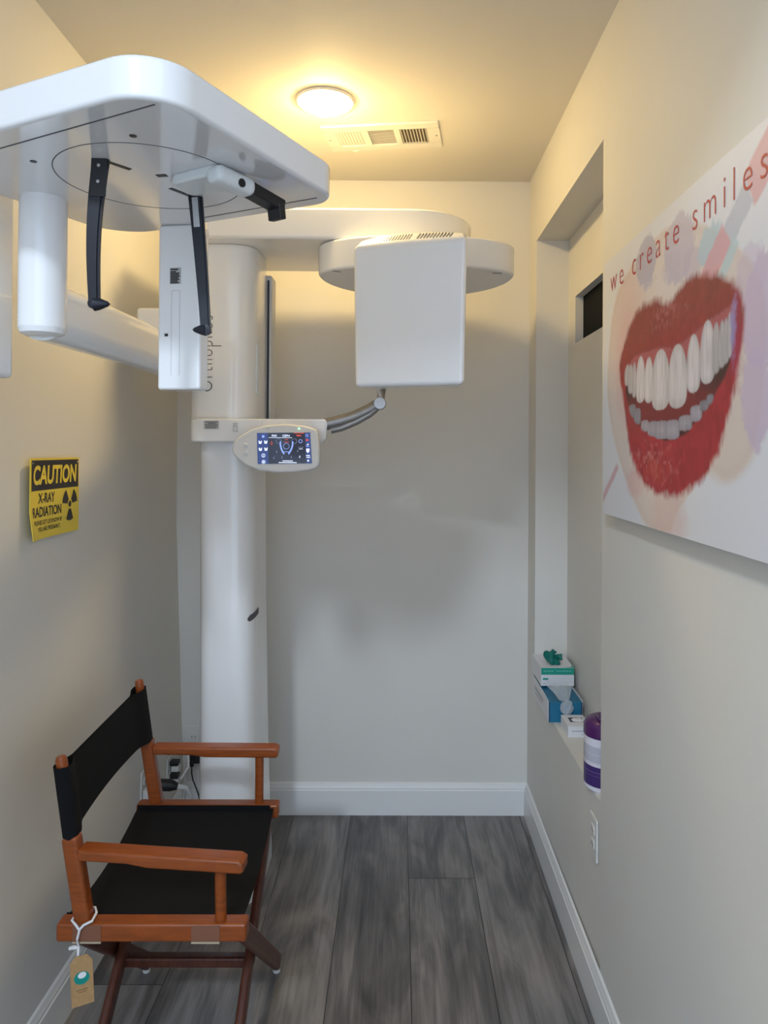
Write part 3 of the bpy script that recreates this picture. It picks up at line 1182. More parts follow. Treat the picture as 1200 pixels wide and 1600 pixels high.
# hang tag on the chair's near rear post
TX, TY = -.683, YA - .028
tg = thing('hang_tag', 'brown kraft price tag with green oval logo hanging from the chair on white string', 'tag', (TX, TY, .31))
b = MB()
TM = frame((TX + .010, TY - .012, .374), (.93, .10, .10), (-.05, 0, 1))
b.prism([(-.0235, -.056), (.0235, -.049), (.0235, .042), (.012, .055), (-.012, .052), (-.0235, .038)], -.0006, .0006, TM)
b.build('card', 'kraft', tg)
b = MB()
b.prism([(.0165 * math.cos(k / 12 * math.pi), .0135 * math.sin(k / 12 * math.pi)) for k in range(24)], .0007, .0012, TM @ Matrix.Translation((0, .006, 0)) @ Matrix.Rotation(R(18), 4, 'Z'))
b.prism([(.009 * math.cos(k / 8 * math.pi), .0065 * math.sin(k / 8 * math.pi)) for k in range(16)], .0013, .0016, TM @ Matrix.Translation((.001, .012, 0)) @ Matrix.Rotation(R(18), 4, 'Z'), mi=1)
b.build('logo', ['green', 'paper'], tg)
b = MB()
for k, w in enumerate((.013, .009)):
    b.prism([(-w, -.0008), (w, -.0008), (w, .0008), (-w, .0008)], .0007, .0010, TM @ Matrix.Translation((0, -.019 - k * .005, 0)) @ Matrix.Rotation(R(9), 4, 'Z'))
b.build('small_print', mat('faint_brown_print', (.22, .11, .05), .8), tg)
b = MB()
py_ = YA
b.tube([(TX + .022, py_ + .004, .492), (TX + .022, py_ - .019, .488), (TX + .006, py_ - .026, .483), (TX - .002, py_ - .027, .474), (TX - .006, py_ - .028, .455), (TX - .004, py_ - .027, .435), (TX, TY - .010, .418)], .0028, 8)
b.tube([(TX - .022, py_ + .004, .492), (TX - .022, py_ - .019, .489), (TX - .010, py_ - .026, .483), (TX - .003, py_ - .027, .474)], .0026, 8)
b.tube([(TX + .022, py_ + .004, .492), (TX + .012, py_ + .022, .492), (TX - .012, py_ + .022, .492), (TX - .022, py_ + .004, .492)], .0026, 8)
b.tube([(TX - .004, py_ - .027, .436), (TX - .014, py_ - .029, .437), (TX - .023, py_ - .028, .434)], [.003, .0045, .0035], 8)
b.build('string', 'string', tg)

# ================================================================== CAUTION SIGN
SX = XL + .012
sy0, sy1, sz0, sz1 = 1.822, 2.112, 1.286, 1.492
SM = frame((SX, sy0, sz0), (0, 1, 0), (0, 0, 1))
SW, SH = sy1 - sy0, sz1 - sz0
def curl(x, z):
    return .006 * max(0, 1 - x / .05) ** 2 + .010 * max(0, 1 - (x / .09)) * max(0, 1 - z / .07)
def bend(bm_):
    for v in bm_.verts:
        v.co.z += curl(v.co.x, v.co.y)
    return bm_
sign = thing('caution_sign', 'yellow and black caution sign about x-ray radiation stuck on the left wall', 'sign', (SX, (sy0 + sy1) / 2, sz0))
t0 = bmesh.new()
gx, gy = 24, 14
vs = [[t0.verts.new((SW * i / gx, SH * j / gy, 0)) for i in range(gx + 1)] for j in range(gy + 1)]
for j in range(gy):
    for i in range(gx):
        t0.faces.new((vs[j][i], vs[j][i + 1], vs[j + 1][i + 1], vs[j + 1][i]))
g = bmesh.ops.extrude_face_region(t0, geom=t0.faces[:])
for v in g['geom']:
    if isinstance(v, bmesh.types.BMVert):
        v.co.z = -.002
bmesh.ops.recalc_face_normals(t0, faces=t0.faces[:])
bend(t0)
b = MB()
b.add(t0, SM)
b.build('plate', 'yellow', sign)
def flatgrid(x0, x1, z0, z1, h, nx_=24, ny_=6):
    t = bmesh.new()
    q = [[t.verts.new((x0 + (x1 - x0) * i / nx_, z0 + (z1 - z0) * j / ny_, h)) for i in range(nx_ + 1)] for j in range(ny_ + 1)]
    for j in range(ny_):
        for i in range(nx_):
            t.faces.new((q[j][i], q[j][i + 1], q[j + 1][i + 1], q[j + 1][i]))
    return bend(t)
b = MB()
b.add(flatgrid(.010, SW - .006, .124, SH - .005, .0006), SM)
b.build('header_band', 'signblack', sign)
def stext(txt, x0, x1, z0, z1, h, off=.02, shear=0):
    bm_ = fit_text(txt, Matrix.Identity(4), x0, x1, z0, z1, off=off, shear=shear)
    bmesh.ops.subdivide_edges(bm_, edges=[e for e in bm_.edges if e.calc_length() > .02], cuts=2)
    for v in bm_.verts:
        v.co.z = h
    return bend(bm_)
b = MB()
b.add(stext('CAUTION', .022, SW - .018, .138, SH - .018, .0012, .035, .12), SM)
b.build('caution_lettering', 'yellow', sign)
b = MB()
b.add(stext('X-RAY', .052, .142, .091, .117, .0008, .02), SM)
b.add(stext('RADIATION', .020, .180, .056, .082, .0008, .02), SM)
b.add(stext('PLEASE LET US KNOW IF', .026, .183, .036, .0475, .0008, .012), SM)
b.add(stext('YOU ARE PREGNANT.', .046, .175, .019, .0305, .0008, .012), SM)
b.build('lettering', 'signblack', sign)
b = MB()
tc_ = (.232, .078)
t0 = bmesh.new()
for a0 in (60, 120 + 0, 270):
    a0 = {60: 33, 120: 147, 270: 270}[a0]
    w = 27
    inner = [(tc_[0] + .0145 * math.cos(R(a)), tc_[1] + .0145 * math.sin(R(a))) for a in np.linspace(a0 + w, a0 - w, 6)]
    outer = [(tc_[0] + .046 * math.cos(R(a)), tc_[1] + .046 * math.sin(R(a))) for a in np.linspace(a0 - w, a0 + w, 10)]
    t0.faces.new([t0.verts.new((*p_, .0008)) for p_ in inner + outer])
t0.faces.new([t0.verts.new((tc_[0] + .0085 * math.cos(k / 9 * math.pi), tc_[1] + .0085 * math.sin(k / 9 * math.pi), .0008)) for k in range(18)])
bmesh.ops.recalc_face_normals(t0, faces=t0.faces[:])
b.add(bend(t0), SM)
b.build('radiation_trefoil', 'signblack', sign)
for x_ in (.018, SW - .012):
    b = MB()
    bm_ = bmesh.new()
    bmesh.ops.create_circle(bm_, cap_ends=True, segments=10, radius=.0026)
    for v in bm_.verts:
        v.co += Vector((x_, SH - .012, .0010))
    b.add(bend(bm_), SM)
    b.build('corner_hole', 'paper', sign)

# ================================================================== CANVAS PRINT ON THE RIGHT WALL
PX = XR - .027
CW, CHh = .905, .633
CY, CZ = 1.864, 1.361
cp = thing('canvas_print', 'large wall print of a laughing red-lipped mouth with the words we create smiles', 'picture', (XR, CY - CW / 2, CZ))
b = MB()
b.box((XR - .0135, CY - CW / 2, CZ + CHh / 2), (.025, CW, CHh), None, .002)
b.build('panel', mat('canvas_edge', (.66, .66, .67), .6), cp)


def paint():
    rng = np.random.default_rng(3)
    nx_, ny_ = 452, 316
    sx = np.linspace(.001, CW - .001, nx_)
    sz = np.linspace(.001, CHh - .001, ny_)
    X, Z = np.meshgrid(sx, sz)
    col = np.empty(X.shape + (3,))
    col[:] = (.71, .715, .755)

    def vnoise(fx, fz, seed):
        r = np.random.default_rng(seed)
        g_ = r.random((int(CHh * fz) + 3, int(CW * fx) + 3))
        u, w = X * fx, Z * fz
        i, j = u.astype(int), w.astype(int)
        a, b_ = u - i, w - j
        a = a * a * (3 - 2 * a)
        b_ = b_ * b_ * (3 - 2 * b_)
        return (g_[j, i] * (1 - a) + g_[j, i + 1] * a) * (1 - b_) + (g_[j + 1, i] * (1 - a) + g_[j + 1, i + 1] * a) * b_

    wob = (vnoise(60, 60, 1) - .5) * .010 + (vnoise(160, 160, 2) - .5) * .008
    rough = (vnoise(170, 70, 5) - .5) * .008 + (vnoise(60, 60, 6) - .5) * .008

    def smooth(pts, n=8):
        pts = np.array(pts)
        out_ = []
        L = len(pts)
        for k in range(L):
            p0, p1, p2, p3 = pts[k - 1], pts[k], pts[(k + 1) % L], pts[(k + 2) % L]
            for t_ in np.arange(n) / n:
                out_.append(.5 * ((2 * p1) + (-p0 + p2) * t_ + (2 * p0 - 5 * p1 + 4 * p2 - p3) * t_ ** 2 + (-p0 + 3 * p1 - 3 * p2 + p3) * t_ ** 3))
        return np.array(out_)

    def sdf(pts):
        d = np.full(X.shape, 9.0)
        ins = np.zeros(X.shape, bool)
        L = len(pts)
        for k in range(L):
            a, c = pts[k], pts[(k + 1) % L]
            ex, ez = c[0] - a[0], c[1] - a[1]
            px_, pz_ = X - a[0], Z - a[1]
            t_ = np.clip((px_ * ex + pz_ * ez) / (ex * ex + ez * ez + 1e-12), 0, 1)
            d = np.minimum(d, (px_ - t_ * ex) ** 2 + (pz_ - t_ * ez) ** 2)
            cond = ((a[1] > Z) != (c[1] > Z)) & (X < (c[0] - a[0]) * (Z - a[1]) / (c[1] - a[1] + 1e-12) + a[0])
            ins ^= cond
        d = np.sqrt(d)
        return np.where(ins, -d, d)

    def cover(d, soft):
        return np.clip(.5 - d / soft, 0, 1)

    def blend(a, c):
        nonlocal col
        c = np.array(c)
        col = col * (1 - a[..., None]) + c * a[..., None]

    def ell(x, z, rx, rz_):
        q = np.sqrt(((X - x) / rx) ** 2 + ((Z - z) / rz_) ** 2)
        return (q - 1) * min(rx, rz_)

    # pale washes
    egg = smooth([(.0362, .3413), (.0881, .5068), (.2102, .5698), (.4321, .594), (.6103, .5478), (.7515, .4653), (.8204, .3917), (.8264, .2904), (.7936, .1636),
                  (.7109, .1115), (.6269, .1209), (.5, .0456), (.4519, .0022), (.3241, .004), (.1695, .1065), (.0655, .2286)], 5)
    de = sdf(egg)
    blend(cover(de + wob * .3, .008) * .75, (.66, .545, .47))
    blend(cover(ell(.69, .27, .155, .165), .01) * .45, (.66, .56, .49))
    blend(cover(np.abs(de + .012) - .006, .012) * .22, (.58, .45, .38))
    blend(cover(ell(.20, .40, .10, .13) + wob, .10) * .55, (.66, .40, .36))
    blend(cover(ell(.19, .33, .06, .10) + wob, .06) * .5, (.66, .38, .40))
    blend(cover(ell(.25, .09, .05, .03) + wob, .02) * .6, (.66, .42, .42))
    blend(cover(ell(.45, .03, .09, .045) + wob, .03) * .6, (.66, .47, .43))
    for (x, z, rx, rz_, c, a) in ((.321, .560, .062, .050, (.42, .40, .50), .8), (.501, .535, .074, .064, (.50, .44, .53), .75), (.47, .51, .05, .03, (.50, .44, .53), .4),
                                  (.560, .49, .04, .035, (.50, .43, .52), .6), (.641, .503, .052, .037, (.41, .55, .62), .8), (.335, .512, .045, .012, (.45, .42, .52), .6),
                                  (.815, .36, .06, .085, (.55, .43, .58), .75), (.800, .235, .045, .070, (.55, .44, .58), .75), (.78, .42, .05, .05, (.56, .46, .58), .5)):
        blend(cover(ell(x, z, rx, rz_) + wob * 1.1, .008) * a, c)

    def band(a, c, w, colr, al, so=.006):
        a, c = np.array(a), np.array(c)
        e_ = c - a
        L = np.hypot(*e_)
        e_ = e_ / L
        px_, pz_ = X - a[0], Z - a[1]
        u = px_ * e_[0] + pz_ * e_[1]
        w_ = np.abs(-px_ * e_[1] + pz_ * e_[0]) - w
        d = np.maximum(np.maximum(-u, u - L), w_)
        blend(cover(d + wob * .3, so) * al, colr)
    band((.90, .62), (.775, .548), .034, (.66, .36, .40), .85)
    band((.775, .548), (.685, .485), .024, (.47, .50, .58), .8)
    band((.700, .505), (.600, .432), .026, (.66, .34, .38), .85)
    band((.735, .487), (.665, .425), .012, (.45, .60, .64), .75)
    band((-.02, .024), (.125, .124), .009, (.56, .27, .31), .7)

    lips = smooth([(.1337, .3543), (.1489, .3807), (.186, .4218), (.2287, .4509), (.2827, .4672), (.3456, .4675), (.3925, .4612), (.4473, .4431), (.4781, .4521), (.5266, .4639),
                   (.5806, .4657), (.6305, .4589), (.6914, .4394), (.7334, .414), (.75, .398), (.7599, .3748), (.757, .333), (.7474, .304), (.7311, .2627), (.7073, .2144),
                   (.6789, .1672), (.6333, .1238), (.5838, .0979), (.5016, .0773), (.408, .0736), (.3379, .0819), (.2872, .1007), (.2328, .1387), (.2038, .1835),
                   (.1811, .2389), (.1499, .3058)], 4)
    mouth = smooth([(.1752, .3405), (.2436, .366), (.3346, .3664), (.4048, .3648), (.4891, .3559), (.564, .366), (.6312, .3798), (.6919, .3842), (.7302, .3868), (.7238, .3382),
                    (.7171, .311), (.6998, .2815), (.6632, .2557), (.6323, .2347), (.5829, .2097), (.5198, .1864), (.45, .1801), (.3725, .1893), (.2988, .2078), (.2315, .2365),
                    (.1953, .2746), (.1801, .3124)], 4)
    dl, dm = sdf(lips), sdf(mouth)
    # upper lip is browner, lower lip a clearer red
    streak = vnoise(90, 14, 8) * .6 + vnoise(220, 30, 9) * .4
    up = np.clip((Z - .30) / .12, 0, 1)[..., None]
    base = (1 - up) * np.array((.36, .026, .034)) + up * np.array((.25, .034, .032))
    base = base * (.72 + .32 * streak + .24 * vnoise(70, 70, 21))[..., None]
    fuzz = cover(dl + rough, .016)
    col = col * (1 - fuzz[..., None]) + base * fuzz[..., None]
    hi = cover(ell(.42, .425, .06, .022) + wob * 3, .03) * np.clip((vnoise(120, 120, 12) - .35) * 2, 0, 1)
    blend(hi * .5, (.55, .19, .19))
    blend(cover(ell(.36, .135, .10, .035) + wob * 3, .03) * np.clip((vnoise(110, 110, 13) - .45) * 2.4, 0, 1) * .55, (.62, .27, .27))
    blend(cover(ell(.38, .120, .05, .02) + wob * 2, .02) * .6, (.46, .055, .035))
    blend(cover(ell(.25, .33, .10, .12) + wob, .08) * cover(dl, .01) * .35, (.26, .06, .03))
    blend(cover(ell(.735, .34, .016, .06) + wob, .02) * .5, (.36, .03, .11))
    # mouth
    mm_ = cover(dm + wob * .4, .006)
    blend(mm_, (.055, .018, .018))
    blend(mm_ * cover(ell(.42, .245, .26, .042) + wob, .03), (.20, .022, .026))
    blend(mm_ * cover(-(Z - (.322 - .0 * X)) + 0, .02) * .9, (.43, .10, .11))
    upper = [(.1944, .3567, .3065, .0175), (.219, .3538, .2864, .017), (.2443, .3553, .2757, .0137), (.2868, .3631, .2618, .0261), (.3386, .3543, .2585, .0244),
             (.4063, .3615, .2394, .0446), (.4953, .3586, .2383, .0413), (.5701, .3656, .2613, .0264), (.6286, .3799, .2719, .0265), (.6625, .3707, .2853, .0136),
             (.6848, .37, .2926, .0116), (.6993, .3707, .2974, .01), (.712, .3778, .3053, .0084)]
    lower = [(.2311, .2633, .2321, .021), (.2654, .2524, .2153, .0214), (.315, .2242, .1988, .0214), (.3659, .22, .1874, .0294), (.4114, .2194, .1814, .0332),
             (.4698, .2186, .1805, .0326), (.5331, .2243, .1952, .0279), (.5823, .2394, .2097, .0225), (.6159, .2458, .2271, .0163), (.6401, .2542, .2358, .0118)]

    def tooth(x, zt, zb, w, c, point):
        hgt = (zt - zb) / 2
        zc = (zt + zb) / 2
        q = (Z - zc) / hgt                       # -1 bottom .. 1 top
        wid = w * 1.13 * np.where(q > 0, np.sqrt(np.clip(1 - np.abs(q) ** point, 0, 1)), np.clip(1 - np.abs(q) ** 6, 0, 1) ** .5)
        d = np.maximum(np.abs(X - x) - wid, np.abs(q) * hgt - hgt)
        a = cover(d, .005) * cover(dm - .004, .006)
        sh = (.86 + .28 * vnoise(160, 25, int(x * 1000) % 97))
        edge = np.clip(-d / (w * .55), 0, 1)
        cc = np.array(c) * (sh * (.80 + .20 * edge))[..., None]
        nonlocal col
        col = col * (1 - a[..., None]) + cc * a[..., None]
    for k, (x, zt, zb, w) in enumerate(lower):
        s_ = .8 if 2 <= k <= 7 else .55
        tooth(x, zt, zb, w, (.46 * s_, .43 * s_, .50 * s_), 5)
    for k, (x, zt, zb, w) in enumerate(upper):
        s_ = 1.0 if 3 <= k <= 8 else .74
        tooth(x, zt, zb, w, (.62 * s_, .575 * s_, .585 * s_), 1.7)
    blend(cover(ell(.725, .352, .010, .040) + wob * .6, .01) * .8, (.30, .26, .52))
    col = np.clip(col, 0, 1)
    me = bpy.data.meshes.new('printed_artwork')
    n = nx_ * ny_
    co = np.empty((n, 3), np.float32)
    co[:, 0] = PX + .0003 - XR
    co[:, 1] = (CY - X).ravel() - (CY - CW / 2)
    co[:, 2] = Z.ravel()
    idx = np.arange(n).reshape(ny_, nx_)
    q = np.stack([idx[:-1, :-1], idx[1:, :-1], idx[1:, 1:], idx[:-1, 1:]], -1).reshape(-1, 4)
    me.vertices.add(n)
    me.vertices.foreach_set('co', co.ravel())
    me.loops.add(q.size)
    me.loops.foreach_set('vertex_index', q.ravel().astype(np.int32))
    me.polygons.add(len(q))
    me.polygons.foreach_set('loop_start', (np.arange(len(q)) * 4).astype(np.int32))
    me.update()
    at = me.color_attributes.new('print', 'FLOAT_COLOR', 'POINT')
    rgba = np.ones((n, 4), np.float32)
    rgba[:, :3] = col.reshape(-1, 3)
    at.data.foreach_set('color', rgba.ravel())
    m = bpy.data.materials.new('canvas_artwork')
    m.use_nodes = True
    nt = m.node_tree
    a_ = nt.nodes.new('ShaderNodeAttribute')
    a_.attribute_name = 'print'
    nt.links.new(a_.outputs['Color'], nt.nodes['Principled BSDF'].inputs['Base Color'])
    nt.nodes['Principled BSDF'].inputs['Roughness'].default_value = .5
    me.materials.append(m)
    o = bpy.data.objects.new('printed_artwork', me)
    COL.objects.link(o)
    o.parent = cp


paint()
CM = frame((PX - .0003, CY, CZ), (0, -1, 0), (0, 0, 1))     # seen from the room: x runs towards the camera
b = MB()
bm_ = text_bm('we create smiles', 1, Matrix.Identity(4), ext=0, off=-.012, space=1.45)
xs = [v.co.x for v in bm_.verts]
asc = max(v.co.y for v in bm_.verts)
sx_ = (.832 - .060) / (max(xs) - min(xs))
for v in bm_.verts:
    v.co = Vector((.060 + (v.co.x - min(xs)) * sx_, .5485 + v.co.y / asc * .052, 0))
b.add(bm_, CM)
b.build('lettering', 'red_text', cp)

# ================================================================== THINGS IN THE NICHE
# upper glove box
BX0 = .536
t = thing('glove_box', 'white glove box with green band and teal glove poking out, topmost on the niche shelf', 'box', (BX0 + .062, 2.84, .644))
b = MB()
b.box((BX0 + .062, 2.835, .678), (.124, .190, .068), None, .0015)
b.build('carton', 'paper', t)
FYB = 2.74 - .0008
def fq(m, x0, x1, z0, z1, y, mi=0, d=.0006):
    m.box(((x0 + x1) / 2, y, (z0 + z1) / 2), (x1 - x0, d, z1 - z0), mi=mi)
b = MB()
fq(b, BX0 + .001, BX0 + .123, .6865, .7115, FYB)
b.prism([(BX0 + .085, 2.742), (BX0 + .123, 2.742), (BX0 + .123, 2.765), (BX0 + .110, 2.748)], .7121, .7126, None)
b.box((BX0 + .1243, 2.80, .70), (.0006, .11, .022))
b.build('green_band', 'teal', t)
b = MB()
for k in range(11):
    x_ = BX0 + .010 + k * .0095
    if k != 4:
        fq(b, x_, x_ + .007, .6975, .7025, FYB - .0006)
fq(b, BX0 + .007, BX0 + .027, .667, .674, FYB, 1)
fq(b, BX0 + .006, BX0 + .040, .653, .6545, FYB, 2)
b.build('front_print', [mat('pale_green_print', (.12, .48, .38), .5), 'teal', 'sticker'], t)
# teal glove bunched out of the slot
gb = bmesh.new()
bmesh.ops.create_icosphere(gb, subdivisions=4, radius=1)
rg = np.random.default_rng(11)
dirs = rg.normal(size=(9, 3))
for v in gb.verts:
    d_ = np.array(v.co)
    k_ = sum(np.sin(3.1 * (d_ @ q_) + i) * .16 for i, q_ in enumerate(dirs[:6]))
    s_ = 1 + k_
    v.co = Vector((d_[0] * .025 * s_, d_[1] * .030 * s_, d_[2] * .030 * s_))
b = MB()
b.add(gb, Matrix.Translation((BX0 + .060, 2.805, .727)))
b.tube([(BX0 + .050, 2.81, .74), (BX0 + .058, 2.80, .758), (BX0 + .070, 2.80, .752)], [.010, .009, .004], 10)
b.tube([(BX0 + .070, 2.80, .735), (BX0 + .083, 2.79, .742), (BX0 + .085, 2.785, .727)], [.011, .010, .005], 10)
glv = b.build('protruding_glove', 'glove', t, 60)
# lower blue tray box
t = thing('blue_box', 'open blue carton with white side flaps below the green-banded glove box', 'box', (BX0 + .06, 2.72, ZS))
b = MB()
bx0, bx1, by0, by1 = BX0 - .003, BX0 + .117, 2.588, 2.90
b.box(((bx0 + bx1) / 2, (by0 + by1) / 2, ZS + .0355), (bx1 - bx0 - .004, by1 - by0, .071), None, .001)
b.build('carton', 'blue', t)
for x_, yfl in ((bx0 - .0006, 0), (bx1 - .0006, 0)):
    b = MB()
    b.prism([(by0 + .004, ZS + .001), (by1, ZS + .001), (by1, ZS + .0765), (by0 + .07, ZS + .0765), (by0 + .004, ZS + .074)], 0, .0022, frame((x_, 0, 0), (0, 1, 0), (0, 0, 1)))
    b.build('side_flap', 'paper', t)
for x_ in (bx0 + .003, bx1 - .003):
    b = MB()
    b.box((x_, by0 - .0006, ZS + .036), (.004, .0012, .070))
    b.build('dark_edge', 'navy', t)
b = MB()
b.box((bx0 - .0012, by0 + .17, ZS + .045), (.0006, .16, .012))
b.box((bx0 - .0012, by0 + .18, ZS + .028), (.0006, .12, .006))
b.build('side_print', 'sticker', t)
# clear plastic sleeve bunched in the blue box
def sleeve():
    m = MB()
    bm1 = bmesh.new()
    bmesh.ops.create_icosphere(bm1, subdivisions=4, radius=1)
    rg2 = np.random.default_rng(5)
    dd = rg2.normal(size=(6, 3))
    for v in bm1.verts:
        q = np.array(v.co)
        s2 = 1 + .05 * sum(np.sin(5 * (q @ e2)) for e2 in dd[:4])
        v.co = Vector((q[0] * .0225 * s2, q[1] * .015 * s2, q[2] * .026 * s2))
    m.add(bm1, Matrix.Translation((BX0 + .058, 2.574, ZS + .056)))
    bm2 = bmesh.new()
    n_ = 32
    rr_ = []
    for j in range(9):
        q = j / 8
        ring = []
        for k in range(n_):
            a = 2 * math.pi * k / n_
            rad = (.015 + .026 * q) * (1 + .16 * math.sin(5 * a + 2 * q) + .08 * math.sin(11 * a))
            ring.append(bm2.verts.new((BX0 + .052 - .006 * q + rad * math.cos(a), 2.585 + .055 * q + .5 * rad * math.sin(a), ZS + .078 + .040 * q + .006 * math.sin(3 * a) * q)))
        rr_.append(ring)
    for r0, r1 in zip(rr_, rr_[1:]):
        for k in range(n_):
            bm2.faces.new((r0[k], r0[(k + 1) % n_], r1[(k + 1) % n_], r1[k]))
    bmesh.ops.solidify(bm2, geom=bm2.faces[:], thickness=.0008)
    m.add(bm2)
    return m
solo('plastic_bag', sleeve(), 'film', 'clear plastic sleeve bunched up at the front of the blue carton', 'bag', (BX0 + .058, 2.575, ZS + .03))

# small white tissue-style box
t = thing('dispenser_box', 'small low white box with an opening on top in front of the blue carton', 'box', (.612, 2.505, ZS))
b = MB()
b.box((.609, 2.507, ZS + .0185), (.076, .108, .037), None, .001)
b.build('carton', 'paper', t)
b = MB()
b.box((.613, 2.512, ZS + .0372), (.050, .040, .0008))
b.build('opening', 'black', t)
tb = bmesh.new()
bmesh.ops.create_icosphere(tb, subdivisions=3, radius=1)
for v in tb.verts:
    v.co = Vector((v.co.x * .022 * (1 + .2 * math.sin(9 * v.co.y)), v.co.y * .014, v.co.z * .006 * (1 + .4 * math.sin(8 * v.co.x))))
b = MB()
b.add(tb, Matrix.Translation((.617, 2.503, ZS + .040)))
b.build('contents', 'tissue', t)
b = MB()
b.box((.605, 2.4525, ZS + .021), (.044, .0008, .004))
b.build('front_print', 'label_grey', t)
b = MB()
b.box((.623, 2.4525, ZS + .010), (.010, .0008, .003))
b.build('front_print', 'label_grey', t)

# wipes canister at the niche's near end
cx0, cy0, cr0 = .595, 2.098, .0590
t = thing('wipes_canister', 'white wipes canister with purple lid and label at the near end of the niche shelf', 'canister', (cx0, cy0, ZS))
b = MB()
b.lathe([(0, 0), (cr0 - .004, 0), (cr0, .005), (cr0, .148), (cr0 - .003, .152), (0, .152)], (cx0, cy0, ZS), 56)
b.build('tub', mat('canister_white', (.74, .72, .80), .35), t)
b = MB()
b.lathe([(cr0 + .0008, .016), (cr0 + .0008, .072)], (cx0, cy0, ZS), 56, cap=False)
b.build('purple_band', 'purple_label', t)
b = MB()
b.lathe([(cr0 + .0006, .082), (cr0 + .0006, .128)], (cx0, cy0, ZS), 56, cap=False, mi=0)
for z_ in (.122, .116, .110, .099, .093, .087):
    b.lathe([(cr0 + .0010, z_), (cr0 + .0010, z_ + .0018)], (cx0, cy0, ZS), 56, cap=False, mi=1)
b.build('text_label', [mat('label_lilac', (.56, .56, .66), .45), 'sticker'], t)
b = MB()
b.lathe([(cr0 + .0012, .055), (cr0 + .0012, .058)], (cx0, cy0, ZS), 56, cap=False)
b.lathe([(cr0 + .0012, .046), (cr0 + .0012, .0475)], (cx0, cy0, ZS), 56, cap=False)
b.build('label_line', mat('label_violet', (.16, .09, .30), .4), t)
b = MB()
b.lathe([(cr0 + .0015, .150), (cr0 + .0025, .153), (cr0 + .0015, .178), (cr0 - .005, .190), (cr0 - .020, .197), (0, .199)], (cx0, cy0, ZS), 56)
lid = b.build('lid', 'purple', t)
b = MB()
b.box((cx0 - .002, cy0 - .02, ZS + .202), (.056, .044, .018), None, .007)
b.build('flip_cap', 'purple', lid)

# outlet plates and plugs
def plate(name, label, c, nrm, w=.072, h=.116):
    """wall plate with two receptacles; c on the wall surface, nrm into the room"""
    t_ = thing(name, label, 'outlet', c)
    n_ = Vector(nrm)
    xx = Vector((0, 0, 1)).cross(n_)
    fm = frame(c, xx, (0, 0, 1))
    q = MB()
    q.prism(rrect(w, h, .005), 0, .006, fm, .002)
    q.build('cover_plate', 'cream', t_)
    for s_ in (-1, 1):
        q = MB()
        q.prism(rrect(.034, .029, .011), .005, .008, fm @ Matrix.Translation((0, s_ * .0195, 0)), .001)
        for dx in (-.0065, .0065):
            q.prism([(dx - .001, -.004), (dx + .001, -.004), (dx + .001, .005), (dx - .001, .005)], .0078, .0084, fm @ Matrix.Translation((0, s_ * .0195, 0)), mi=1)
        q.build('receptacle', ['cream', 'black'], t_)
    return t_


plate('power_outlet', 'white outlet plate seen edge-on low on the right wall below the niche', (XR + .007, 2.050, .447), (-1, 0, 0))
OB = plate('power_outlet', 'white outlet plate on the back wall left of the x-ray column, above the black adapter', (-.845, YB, .300), (0, -1, 0), .072, .13)
OL = plate('power_outlet', 'white outlet plate low on the left wall behind the chair arm, full of plugs', (xl(.25), 2.90, .255), (1, 0, 0), .072, .12)
OM = plate('power_outlet', 'white outlet plate low on the left wall behind the chair rear post', (xl(.33), 2.62, .325), (1, 0, 0))
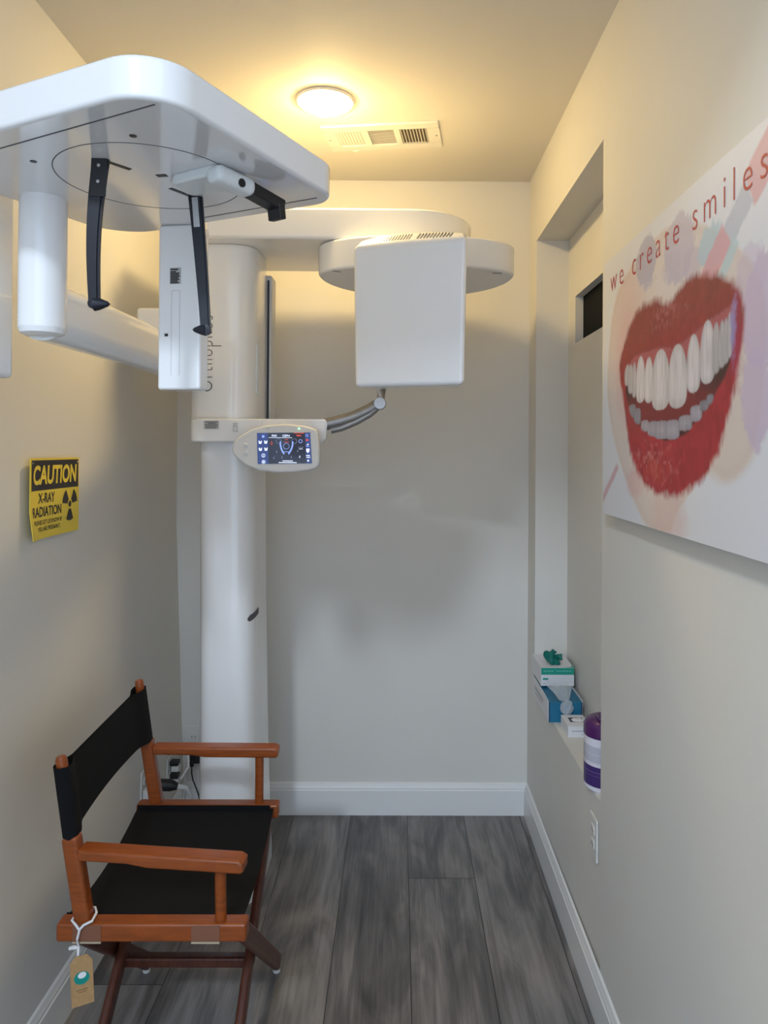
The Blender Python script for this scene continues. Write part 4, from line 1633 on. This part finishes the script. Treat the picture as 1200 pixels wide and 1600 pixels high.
# plugs on the far left-wall outlet
for k, z_ in enumerate((.282, .232)):
    t = thing('power_plug', ('upper' if k == 0 else 'lower') + ' black and white plug in the left-wall outlet behind the chair arm', 'plug', (xl(.27) + .03, 2.90, z_))
    b = MB()
    b.box((xl(.27) + .024, 2.90, z_ + .007), (.034, .034, .018), None, .004)
    b.build('plug_body', 'black', t)
    b = MB()
    b.box((xl(.27) + .030, 2.895, z_ - .012), (.030, .034, .020), None, .004)
    b.build('white_sleeve', 'cable', t)
t = solo('power_cable', MB().tube([(xl(.27) + .05, 2.895, .225), (xl(.27) + .075, 2.91, .27), (xl(.27) + .06, 2.95, .30), (xl(.27) + .045, 2.98, .24), (xl(.27) + .04, 2.96, .12), (xl(.27) + .05, 2.90, .012), (xl(.27) + .12, 2.90, .008)], .0045, 10), 'cable',
         'white cable looping down from the plugs in the far left corner', 'cable', (xl(.27) + .04, 2.96, .008))
# adapter on the back wall with its cord
t = thing('power_adapter', 'black power adapter with thin cord plugged in left of the x-ray column', 'adapter', (-.815, YB - .03, .24))
b = MB()
b.box((-.822, YB - .031, .247), (.052, .050, .038), None, .005)
b.box((-.838, YB - .055, .232), (.016, .016, .030), None, .004)
b.build('adapter_body', 'black', t)
b = MB()
b.tube([(-.838, YB - .055, .222), (-.838, YB - .056, .19), (-.834, YB - .05, .16), (-.822, YB - .045, .125), (-.812, YB - .04, .09), (-.808, YB - .04, .04), (-.80, YB - .05, .006)], .0028, 8)
b.build('cord', 'black', t)
# plugs on the nearer left-wall outlet
t = thing('power_plug', 'white angled plug in the left-wall outlet behind the chair rear post', 'plug', (xl(.27) + .02, 2.60, .30))
b = MB()
b.box((xl(.27) + .024, 2.60, .305), (.036, .036, .040), None, .006)
b.tube([(xl(.27) + .03, 2.60, .29), (xl(.27) + .034, 2.59, .25), (xl(.27) + .03, 2.58, .18), (xl(.27) + .03, 2.58, .02)], .004, 10)
b.build('plug_body', 'cable', t)
t = thing('power_plug', 'black round plug with white cord end beside the chair rear post', 'plug', (xl(.27) + .05, 2.68, .285))
b = MB()
b.tube([(xl(.27) + .008, 2.66, .303), (xl(.27) + .035, 2.67, .305), (xl(.27) + .075, 2.68, .300), (xl(.27) + .10, 2.68, .296)], [.016, .021, .021, .012], 16)
b.build('plug_body', 'black', t)
b = MB()
b.tube([(xl(.27) + .10, 2.68, .296), (xl(.27) + .13, 2.69, .286), (xl(.27) + .15, 2.70, .24), (xl(.27) + .15, 2.72, .02)], [.010, .008, .005, .005], 12)
b.build('cord', 'cable', t)
